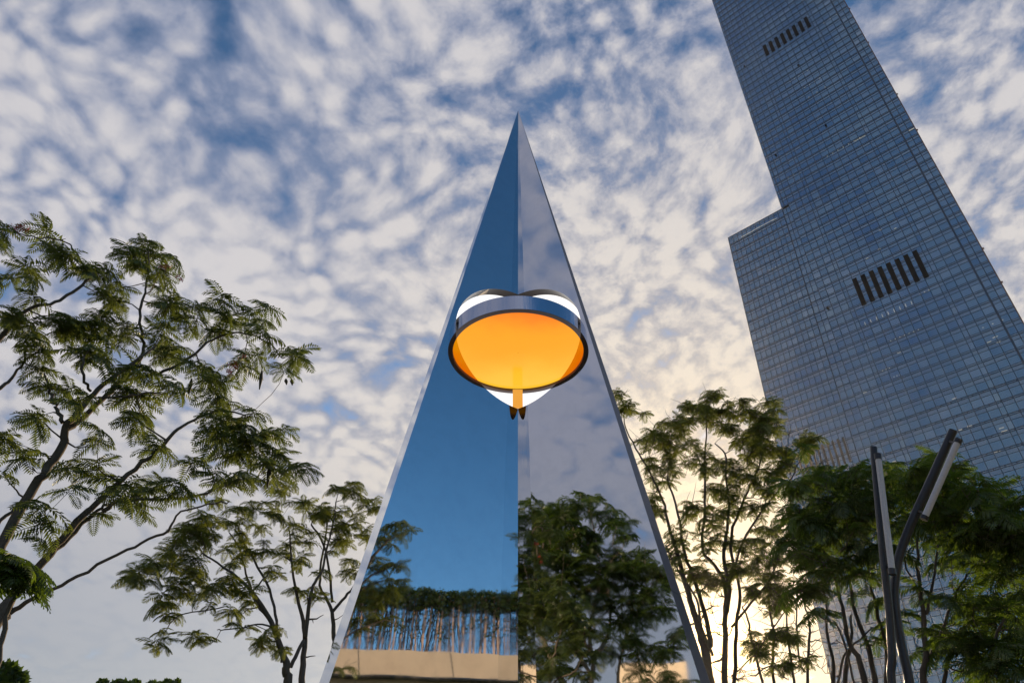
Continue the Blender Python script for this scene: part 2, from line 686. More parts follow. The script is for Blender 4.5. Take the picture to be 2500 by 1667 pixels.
# lit white shell closing the opening behind the disc
parts = []
for sgn, nn in ((-1, nL), (1, nR)):
    bm = bmesh.new()
    bmesh.ops.create_uvsphere(bm, u_segments=96, v_segments=64, radius=RS - 0.012)
    bmesh.ops.translate(bm, verts=bm.verts, vec=SC)
    g = bm.verts[:] + bm.edges[:] + bm.faces[:]
    bmesh.ops.bisect_plane(bm, geom=g, plane_co=SC, plane_no=(-sgn, 0, 0), clear_outer=True)
    g = bm.verts[:] + bm.edges[:] + bm.faces[:]
    bmesh.ops.bisect_plane(bm, geom=g, plane_co=SC - nn * 0.17, plane_no=nn, clear_outer=True)
    parts.append(bm)
mb = MB()
for bm in parts:
    o0 = len(mb.v)
    bm.verts.index_update()
    mb.v += [tuple(v.co) for v in bm.verts]
    mb.f += [tuple(o0 + v.index for v in f.verts) for f in bm.faces]
    bm.free()
mb.build('white_light_shell', M['white_glow'], spire, smooth=True)

zb0, zb1 = ZD0 - 0.05, ZD0 - 0.005


def bar(y0, y1, w0, w1, z0, z1, name, z0b=None):
    mb = MB()
    z0b = z0 if z0b is None else z0b
    i = len(mb.v)
    for (y, w_, za) in ((y0, w0, z0), (y1, w1, z0b)):
        mb.v += [(SC.x - w_ / 2, y, za), (SC.x + w_ / 2, y, za), (SC.x + w_ / 2, y, z1), (SC.x - w_ / 2, y, z1)]
    mb.f += [(i, i + 1, i + 2, i + 3), (i + 7, i + 6, i + 5, i + 4)]
    for a, b in ((0, 1), (1, 2), (2, 3), (3, 0)):
        mb.f.append((i + b, i + a, i + 4 + a, i + 4 + b))
    mb.build(name, M['orange_bar'], spire)


bar(D + RD - 0.155, D + RD - 0.10, 0.20, 0.20, 9.32, zb1, 'support_bracket')

# ------------------------------------------------------------------ glass tower
AZ = math.radians(-47.7)
tu = Vector((-math.sin(AZ), -math.cos(AZ), 0))           # along the facade, away to the right
tn = Vector((tu.y, -tu.x, 0))                            # out of the facade, to the viewer
P0 = at(1777, 580, 260.0)
ZR = P0.z
P0 = Vector((P0.x, P0.y, 0))


def fz(u, z, out=0.0):
    return P0 + tu * u + tn * out + Vector((0, 0, z))


tower = empty('glass_tower', tuple(P0 + tu * 40))
tag(tower, 'very tall dark blue glass skyscraper with a lower wing and black louvre slots', 'skyscraper')
FH = 5.1
ZTOP = ZR + FH * 44
f_lo = -int((ZR - 3) / FH)


def shear(z):
    return 0.0175 * max(0.0, ZR - z)


main_cols = [30.3, 33.17, 36.03, 38.9, 40.4] + [40.4 + 3.233 * k for k in range(1, 10)] + [71.1, 74.37, 77.63, 80.9]
right_cols = [81.35, 83.7, 86.1]
upper_cols = [27.0, 28.3, 30.3]
wing_cols = [2.25 * k for k in range(13)]
big_v, small_v = [], []      # vision panes, others: (corner quad)
panes = []


def pane_quad(u0, u1, z0, z1, s0, s1, tilt=True):
    """pane with small random tilt; s0,s1 shear at bottom, top"""
    g = 0.06
    a = R.uniform(-0.012, 0.012) * (u1 - u0) * 0.5
    b = R.uniform(-0.010, 0.010) * (z1 - z0) * 0.5
    return [fz(u0 - s0 + g, z0 + g, -a - b), fz(u1 - s0 - g, z0 + g, a - b), fz(u1 - s1 - g, z1 - g, a + b), fz(u0 - s1 + g, z1 - g, -a + b)]


louvres = []
L1 = [43.9 + k * (68.3 - 43.7 - 1.75) / 7 for k in range(8)]
L3 = [4.5 + k * (23.4 - 4.5) / 10 for k in range(10)]
for fl_i in range(f_lo, 44):
    zf = ZR + fl_i * FH
    rows = ((0.0, 0.135, 's'), (0.135, 0.70, 'v'), (0.70, 1.0, 'p'))
    cols = list(zip(main_cols[:-1], main_cols[1:])) + list(zip(right_cols[:-1], right_cols[1:]))
    sets = [('m', c) for c in cols]
    if fl_i >= 0:
        sets += [('m', c) for c in zip(upper_cols[:-1], upper_cols[1:])]
    else:
        sets += [('w', c) for c in zip(wing_cols[:-1], wing_cols[1:])]
        sets += [('t', (27.0, 28.6)), ('t', (28.6, 30.3))]
    for kind, (u0, u1) in sets:
        for r0, r1, rk in rows:
            z0, z1 = zf + r0 * FH, zf + r1 * FH
            if kind == 'm':
                q = pane_quad(u0, u1, z0, z1, 0, 0)
            elif kind == 'w':
                q = pane_quad(u0, u1, z0, z1, shear(z0), shear(z1))
                q = [p - tn * 0.35 for p in q]
            else:
                # the notch strip widens downwards
                def ws(u, z):
                    return u - shear(z) * (30.3 - u) / 3.3
                q = [fz(ws(u0, z0) + .06, z0 + .06, -0.5), fz(ws(u1, z0) - .06, z0 + .06, -0.5), fz(ws(u1, z1) - .06, z1 - .06, -0.5), fz(ws(u0, z1) + .06, z1 - .06, -0.5)]
            panes.append((rk, q, kind))

# the 300 vision panes that show largest are parts, the rest one mesh
sized = []
for i, (rk, q, kind) in enumerate(panes):
    if rk != 'v' or kind != 'm':
        continue
    c = (q[0] + q[2]) / 2
    x, y, dd = pix(c)
    if 0 < x < 2500 and 0 < y < 1240:
        a = (Vector(pix(q[1])[:2]) - Vector(pix(q[0])[:2])).length * (Vector(pix(q[3])[:2]) - Vector(pix(q[0])[:2])).length
        sized.append((a, i))
sized.sort(reverse=True)
single = {i for a, i in sized[:300]}
rest_v, rest_s = MB(), MB()
for i, (rk, q, kind) in enumerate(panes):
    if i in single:
        mb = MB()
        o_ = sum(q, Vector()) / 4
        back = -tn * 0.05
        mb.v = [tuple(p - o_) for p in q] + [tuple(p - o_ + back) for p in q]
        mb.f = [(0, 1, 2, 3), (7, 6, 5, 4), (0, 4, 5, 1), (1, 5, 6, 2), (2, 6, 7, 3), (3, 7, 4, 0)]
        link('window_pane', mb.mesh('window_pane'), M['glass'], tower, loc=o_)
    elif rk == 'v':
        rest_v.quad(*q)
    else:
        rest_s.quad(*q)
tag(rest_v.build('window_panes_beyond', M['glass'], tower), kind='stuff')
tag(rest_s.build('spandrel_panels', M['spandrel'], tower), kind='stuff')

# mullions and floor bands
zb = ZR + f_lo * FH


def vbar(u_lo, u_hi, z0, z1, wd, dp, name='mullion', out=0.02, mat='mullion'):
    mb = MB()
    i = 0
    a = [fz(u_lo - wd / 2, z0, out), fz(u_lo + wd / 2, z0, out), fz(u_hi + wd / 2, z1, out), fz(u_hi - wd / 2, z1, out)]
    b = [p + tn * dp for p in a]
    mb.v = [tuple(p) for p in a + b]
    mb.f = [(0, 3, 2, 1), (4, 5, 6, 7), (0, 1, 5, 4), (1, 2, 6, 5), (2, 3, 7, 6), (3, 0, 4, 7)]
    return mb.build(name, M[mat], tower)


for u in main_cols[:-1]:
    vbar(u, u, zb, ZTOP, 0.20, 0.12)
vbar(81.12, 81.12, zb, ZTOP, 0.62, 0.2, 'seam_joint')
vbar(83.7, 83.7, zb, ZTOP, 0.26, 0.12)
vbar(86.2, 86.2, zb, ZTOP, 0.34, 0.35, 'edge_trim', mat='copper')
for u in upper_cols[:-1]:
    vbar(u, u, ZR, ZTOP, 0.28 if u > 27 else 0.15, 0.12)
for u in wing_cols:
    vbar(u - shear(zb), u, zb, ZR, 0.19 if 0 < u < 27 else 0.32, 0.1, out=-0.33)
vbar(28.6 - shear(zb) * 0.52, 28.6, zb, ZR, 0.2, 0.1, out=-0.48)


def hbar(u0, u1, z, ht, dp, out=0.03, name='floor_band'):
    mb = MB()
    mb.box(fz(u0, z - ht / 2, out), tu * (u1 - u0), Vector((0, 0, ht)), tn * dp)
    return mb.build(name, M['mullion'], tower)


thin = MB()
for fl_i in range(f_lo, 45):
    z = ZR + fl_i * FH
    left = 30.3 if fl_i < 0 else 27.0
    hbar(left, 86.1, z, 0.17, 0.12)
    if fl_i <= 0:
        hbar(-shear(z), 27.0 - shear(z), z, 0.26, 0.12, out=-0.32)
        hbar(27.0 - shear(z) + 0.02, 30.15, z + 0.9 * (fl_i % 2), 0.26, 0.1, out=-0.46)
    if fl_i < 44:
        for fr in (0.135, 0.70):
            zz = z + fr * FH
            thin.box(fz(left, zz - 0.06, 0.035), tu * (86.1 - left), Vector((0, 0, 0.12)), tn * 0.06)
            if fl_i < 0:
                thin.box(fz(-shear(zz), zz - 0.07, -0.31), tu * 27.0, Vector((0, 0, 0.14)), tn * 0.05)
        if z < 132:                                       # vent ticks on the lower storeys
            thin.box(fz(left, z + 0.5, 0.04), tu * (86.1 - left), Vector((0, 0, 0.2)), tn * 0.07)
            uu = left + 1.6
            while uu < 81:
                thin.box(fz(uu, z, 0.05), tu * 0.30, Vector((0, 0, 0.135 * FH)), tn * 0.1)
                uu += 3.233
tag(thin.build('transoms', M['mullion'], tower), kind='stuff')

for (us, z0, z1, wd, mt, ot, sh) in ((L1, 352.2, 361.9, 1.75, 'louvre', 0.22, False), ([43.4 + k * (67.9 - 43.4 - 1.75) / 7 for k in range(8)], 180.5, 194.0, 1.75, 'louvre', 0.22, False), (L3, 121.8, 131.7, 0.72, 'louvre_brown', -0.16, False)):
    for u in us:
        mb = MB()
        mb.box(fz(u, z0, ot), tu * wd, Vector((0, 0, z1 - z0)), tn * 0.06)
        mb.build('louvre_slot', M[mt], tower)
# core and roofs behind the glass (closed building)
mb = MB()
dep = 42.0
mb.box(fz(30.0, 0, -0.7 - dep), tu * 56.3, Vector((0, 0, ZTOP + 2)), tn * dep)
mb.box(fz(27.05, ZR, -0.69 - dep), tu * 2.9, Vector((0, 0, ZTOP - ZR + 2)), tn * dep)
mb.build('tower_core', M['mullion'], tower)
mb = MB()
a = [fz(-shear(0) - 0.2, 0, -0.72), fz(30.1, 0, -0.72), fz(30.1, ZR + .15, -0.72), fz(-0.2, ZR + .15, -0.72)]
b = [p - tn * 36 for p in a]
mb.v = [tuple(p) for p in a + b]
mb.f = [(0, 1, 2, 3), (7, 6, 5, 4), (0, 4, 5, 1), (1, 5, 6, 2), (2, 6, 7, 3), (3, 7, 4, 0)]
mb.build('wing_core', M['mullion'], tower)
# lights seen behind the glass
dots = MB()


def dot(px, py, wu, hz, n=1, du=0.0):
    v = ray(px, py)
    p = EYE + v * ((fz(0, 0) - EYE).dot(tn) / v.dot(tn))
    u0 = (p - P0).dot(tu)
    for k in range(n):
        a_ = fz(u0 + k * du - wu / 2, p.z - hz / 2, 0.12)
        dots.quad(a_, a_ + tu * wu, a_ + tu * wu + Vector((0, 0, hz)), a_ + Vector((0, 0, hz)))


for (x, y, n_, du) in ((2012, 57, 4, 3.2), (1842, 150, 6, 3.3), (1930, 200, 5, 2.2), (1965, 215, 4, 2.5), (2020, 382, 7, 2.4), (1975, 238, 3, 4), (1925, 434, 3, 1.2), (2175, 832, 7, 1.6), (2155, 905, 3, 1.2), (2183, 920, 3, 1.0), (2400, 800, 3, 3), (2247, 718, 3, 1.5), (1878, 660, 4, 1.5)):
    for k in range(n_):
        dot(x, y, 0.34, 0.34, 1)
        p_ = plane_hit(x, y, fz(0, 0), tn) + tu * du
        x, y, _ = pix(p_)
for (x, y, wd) in ((2415, 835, 1.6), (2430, 823, 2.0), (2438, 835, 1.6), (2330, 973, 1.8), (2445, 1045, 1.8), (2452, 1052, 2.2), (2345, 1049, 1.6), (2367, 1040, 1.8), (2112, 958, 1.6), (2195, 861, 1.5), (2147, 608, 1.2), (2117, 631, 1.2), (2184, 1126, 1.8), (2193, 1133, 1.8), (2435, 1103, 2.2), (2446, 1215, 1.8), (2186, 558, 1.2), (2150, 562, 1.2)):
    dot(x, y, wd * 0.8, 0.24)
for k in range(9):                                        # upright streaks below the middle louvres
    dot(2112 + k * 14.2, 790 - k * 6.3, 0.22, 1.5)
dot(2100, 338, 4.5, 0.2)
dot(2225, 317, 2.2, 0.3)
for (x, y, wd) in ((1820, 574, 4.2), (1833, 567, 3.2), (1850, 557, 4.2), (1863, 550, 3.0), (1880, 541, 4.0), (1891, 536, 2.4)):
    dot(x, y, wd, 0.28)
tag(dots.build('interior_lights', M['lamp_dot'], tower), kind='stuff')
for (x, y) in ((2078, 22), (2126, 103), (2192, 232), (2240, 320), (2400, 610), (2446, 692)):
    p = plane_hit(x, y, fz(0, 0), tn)
    mb = MB()
    mb.box(fz(86.3, p.z, 0.1), tu * 0.5, Vector((0, 0, 0.6)), tn * 0.4)
    mb.build('facade_lamp', M['copper'], tower)
for (x, y) in ((1948, 163 + 0), (1817, 165), (2015, 310), (1893, 382), (2020, 756)):
    p = plane_hit(x, y, fz(0, 0), tn)
    mb = MB()
    mb.box(p + tn * 0.2, tu * 0.8, Vector((0, 0, 0.8)), tn * 0.4)
    mb.build('camera_housing', M['louvre'], tower)

# ------------------------------------------------------------------ foliage
def frond_faces(mb, o, dirv, length, rng, droop=0.6, nP=9, pl=0.34, pw=0.055):
    """one feathery leaf: arched midrib, rows of narrow leaflets"""
    side = dirv.cross(Vector((0, 0, 1)))
    if side.length < 1e-3:
        side = Vector((1, 0, 0))
    side.normalize()
    roll = rng.uniform(-0.5, 0.5)
    p = Vector(o)
    dv = Vector(dirv).normalized()
    stp = length / nP
    pts = [p.copy()]
    dirs = [dv.copy()]
    for k in range(nP):
        dv = (dv + Vector((0, 0, -droop * stp / length * 1.3))).normalized()
        p = p + dv * stp
        pts.append(p.copy())
        dirs.append(dv.copy())
    for k in range(0, nP, 3):
        k2 = min(k + 3, nP)
        wv = side * (0.007 * (1 - k / nP) + 0.003) * length / 0.45
        mb.quad(pts[k] - wv, pts[k] + wv, pts[k2] + wv * 0.6, pts[k2] - wv * 0.6)
    for k in range(1, nP + 1):
        s = k / nP
        plen = length * pl * math.sin(math.pi * (0.18 + 0.74 * s)) * rng.uniform(0.85, 1.1)
        for sg in (-1, 1):
            up = dirs[k].cross(side).normalized()
            a = Quaternion(dirs[k], roll * sg + rng.uniform(-0.2, 0.2)) @ (side * sg)
            q = (a * 0.86 + dirs[k] * 0.5 - Vector((0, 0, 0.22))).normalized()
            b = pts[k]
            wv = dirs[k] * (pw * length * 0.5)
            mid = b + q * plen * 0.5 + Vector((0, 0, 0.01))
            tp = b + q * plen - Vector((0, 0, 0.12 * plen))
            mb.quad(b, mid + wv, tp, mid - wv)


def spray_mesh(seed, n=8, length=0.46, droop=0.7, dense=False):
    rng = random.Random(seed)
    mb = MB()
    for k in range(n):
        az = 2 * math.pi * (k + rng.uniform(-0.35, 0.35)) / n
        el = rng.uniform(-0.15, 0.45)
        dv = Vector((math.cos(az) * math.cos(el), math.sin(az) * math.cos(el), math.sin(el)))
        frond_faces(mb, (0, 0, rng.uniform(-0.06, 0.05)), dv, length * rng.uniform(0.7, 1.15), rng, droop * rng.uniform(0.8, 1.4),
                    nP=11, pl=0.37, pw=0.10 if dense else 0.088)
    return mb.mesh('leaf_spray')


SPRAYS = {'open': [spray_mesh(10 + i, (6, 7, 8)[i % 3], 0.5, 0.85) for i in range(6)],
          'dense': [spray_mesh(40 + i, (7, 8, 9)[i % 3], 0.54, 0.8, True) for i in range(6)]}


def sh_variant(kind, mat):
    out = []
    for me in SPRAYS[kind]:
        c = me.copy()
        c.materials.clear()
        c.materials.append(mat)
        out.append(c)
    return out


def smooth_pts(pts, rad, sub=4, wob=0.0, rng=R):
    """Catmull-Rom through the traced points"""
    P, Q = [], []
    n = len(pts)
    for i in range(n - 1):
        p0, p1, p2, p3 = pts[max(i - 1, 0)], pts[i], pts[i + 1], pts[min(i + 2, n - 1)]
        for k in range(sub):
            t = k / sub
            p = 0.5 * ((2 * p1) + (p2 - p0) * t + (2 * p0 - 5 * p1 + 4 * p2 - p3) * t * t + (3 * p1 - p0 - 3 * p2 + p3) * t ** 3)
            if wob and k:
                p = p + Vector([rng.gauss(0, wob) for _ in range(3)])
            P.append(p)
            Q.append(rad[i] * (1 - t) + rad[i + 1] * t)
    P.append(pts[-1])
    Q.append(rad[-1])
    return P, Q


def reflect(p, p0, n):
    return p - n * (2 * (p - p0).dot(n))


def tree(name, label, cat, limbs, blobs, mat, bark, spray_kind='open', spray_scale=1.0, dj=0.8, group=None, kc=1.0,
         ground=None, xf=None, seed=1, twig_r=0.010, pods=(), flowers=(), bare=(), stub=0):
    """limbs: [(px, py, r, width_px), ...] lists; blobs: (px, py, radius_px, count, r)"""
    rng = random.Random(seed)
    X = xf or (lambda p: p)
    nodes = []
    lim3 = []
    for L in limbs:
        pts, rad = [], []
        for (px, py, r, wpx) in L:
            p = at(px, py, r)
            pts.append(X(p))
            rad.append(max(0.006, wpx / 2 * pix(p)[2] / F))
        lim3.append((pts, rad))
    gpos = ground if ground is not None else Vector((lim3[0][0][0].x, lim3[0][0][0].y, 0))
    root = empty(name, (gpos.x, gpos.y, 0))
    tag(root, label, cat, group)
    for i, (pts, rad) in enumerate(lim3):
        if i == 0:
            g0 = Vector((gpos.x, gpos.y, -0.1))
            midp = g0.lerp(pts[0], 0.55) + Vector((0.05, 0.05, 0))
            pts = [g0, midp] + pts
            rad = [rad[0] * 1.5, rad[0] * 1.15] + rad
        P, Q = smooth_pts(pts, rad, 4, 0.012)
        mb = MB()
        mb.tube(P, Q, 10 if Q[0] > 0.05 else 7)
        mb.build('trunk' if i == 0 else 'branch', bark, root, smooth=True)
        for j in range(1, len(P)):
            if P[j].z > 2.2:
                nodes.append((P[j], Q[j]))
    # place the leaf sprays
    sp = []
    NP = np.array([tuple(a[0]) for a in nodes])
    for (px, py, rp, cnt, r) in blobs:
        cf = cnt * kc
        for k in range(int(cf) + (rng.random() < cf - int(cf))):
            a = rng.uniform(0, 2 * math.pi)
            q = math.sqrt(rng.random()) * rp
            rr_ = r + rng.uniform(-dj, dj)
            p = X(at(px + q * math.cos(a), py + q * math.sin(a), rr_))
            sp.append(p)
    pos = list(NP)
    radl = [a[1] for a in nodes]
    sp.sort(key=lambda p: float(np.min(np.sum((NP - np.array(p)) ** 2, axis=1))))
    tw = MB()
    arr = np.array(pos)
    ends = sp + [X(at(*b)) for b in bare]
    cap = 4000
    buf = np.zeros((len(arr) + len(ends) * 6, 3))
    buf[:len(arr)] = arr
    cnt_ = len(arr)
    rads = np.zeros(len(buf))
    rads[:cnt_] = radl
    for p in ends:
        pn = np.array(p)
        dv = buf[:cnt_] - pn
        dist = np.sqrt((dv ** 2).sum(axis=1))
        cost = dist + np.maximum(0, dv[:, 2]) * 0.9
        j = int(np.argmin(cost))
        q = Vector(buf[j])
        L_ = (p - q).length
        if L_ < 0.04:
            continue
        r0 = min(rads[j] * 0.7, twig_r * (1 + 1.1 * L_))
        r1 = twig_r * 0.45
        n_ = max(3, min(6, int(L_ / 0.25) + 2))
        side = Vector([rng.gauss(0, 1) for _ in range(3)]) * L_ * 0.09
        pts, rad = [], []
        for k in range(n_ + 1):
            t = k / n_
            c = q.lerp(p, t) + side * math.sin(math.pi * t) + Vector((0, 0, -0.10 * L_ * math.sin(math.pi * t)))
            if 0 < k < n_:
                c += Vector([rng.gauss(0, 0.018 * L_) for _ in range(3)])
            pts.append(c)
            rad.append(r0 + (r1 - r0) * t)
        tw.tube(pts, rad, 4, cap=False)
        for k in range(1, n_):
            if cnt_ < len(buf):
                buf[cnt_] = pts[k]
                rads[cnt_] = rad[k]
                cnt_ += 1
        for s_ in range(stub):
            k = rng.randrange(1, n_ + 1)
            e_ = pts[k] + Vector([rng.gauss(0, 0.22), rng.gauss(0, 0.22), rng.gauss(0.05, 0.2)])
            mm_ = pts[k].lerp(e_, 0.5) + Vector([rng.gauss(0, 0.04) for _ in range(3)])
            tw.tube([pts[k], mm_, e_], [r1 * 1.1, r1 * 0.8, r1 * 0.4], 3, cap=False)
    tag(tw.build('twigs', bark, root, smooth=True), kind='stuff')
    meshes = sh_variant(spray_kind, mat)
    order = sorted(range(len(sp)), key=lambda i: (sp[i] - EYE).length)
    rest_i = order[300:]
    for i in order[:300]:
        me = rng.choice(meshes)
        o = bpy.data.objects.new('leaf_spray', me)
        col.objects.link(o)
        o.parent = root
        s_ = spray_scale * rng.uniform(0.75, 1.2)
        o.location = sp[i] - root.location
        o.rotation_euler = (rng.gauss(0, 0.28), rng.gauss(0, 0.28), rng.uniform(0, 6.28))
        o.scale = (s_, s_, s_)
    if rest_i:
        VV, FF, off = [], [], 0
        base = []
        for me in meshes:
            v = np.empty(len(me.vertices) * 3)
            me.vertices.foreach_get('co', v)
            f = np.empty(len(me.loops), dtype=np.int64)
            me.loops.foreach_get('vertex_index', f)
            base.append((v.reshape(-1, 3), f.reshape(-1, 4)))
        for i in rest_i:
            v, f = rng.choice(base)
            s_ = spray_scale * rng.uniform(0.75, 1.2)
            mt = (Matrix.Translation(sp[i]) @ Matrix.Rotation(rng.uniform(0, 6.28), 4, 'Z') @ Matrix.Rotation(rng.gauss(0, 0.28), 4, 'X') @ Matrix.Scale(s_, 4))
            A = np.array(mt)
            VV.append(v @ A[:3, :3].T + A[:3, 3])
            FF.append(f + off)
            off += len(v)
        me = bpy.data.meshes.new('crown')
        me.from_pydata(np.concatenate(VV), [], np.concatenate(FF))
        me.update()
        tag(link('crown', me, mat, root), kind='stuff')
    for (px, py, ln, r) in pods:
        p = X(at(px, py, r))
        mb = MB()
        mb.tube([p, p + Vector((0.01, 0, -ln * .4)), p + Vector((0.03, 0, -ln))], [0.012, 0.028, 0.008], 6)
        mb.build('seed_pod', M['pod'], root, smooth=True)
    for (px, py, r) in flowers:
        p = X(at(px, py, r))
        mb = MB()
        for k in range(9):
            c = p + Vector([rng.gauss(0, 0.03) for _ in range(3)])
            a = Vector([rng.gauss(0, 1) for _ in range(3)]).normalized()
            b = a.orthogonal().normalized()
            for sg in range(4):
                e1 = Quaternion(a, sg * 1.57) @ b
                e2 = a.cross(e1)
                mb.quad(c, c + e1 * .022 + e2 * .010, c + e1 * .036, c + e1 * .022 - e2 * .010)
        mb.build('flower_cluster', M['red'], root)
    return root


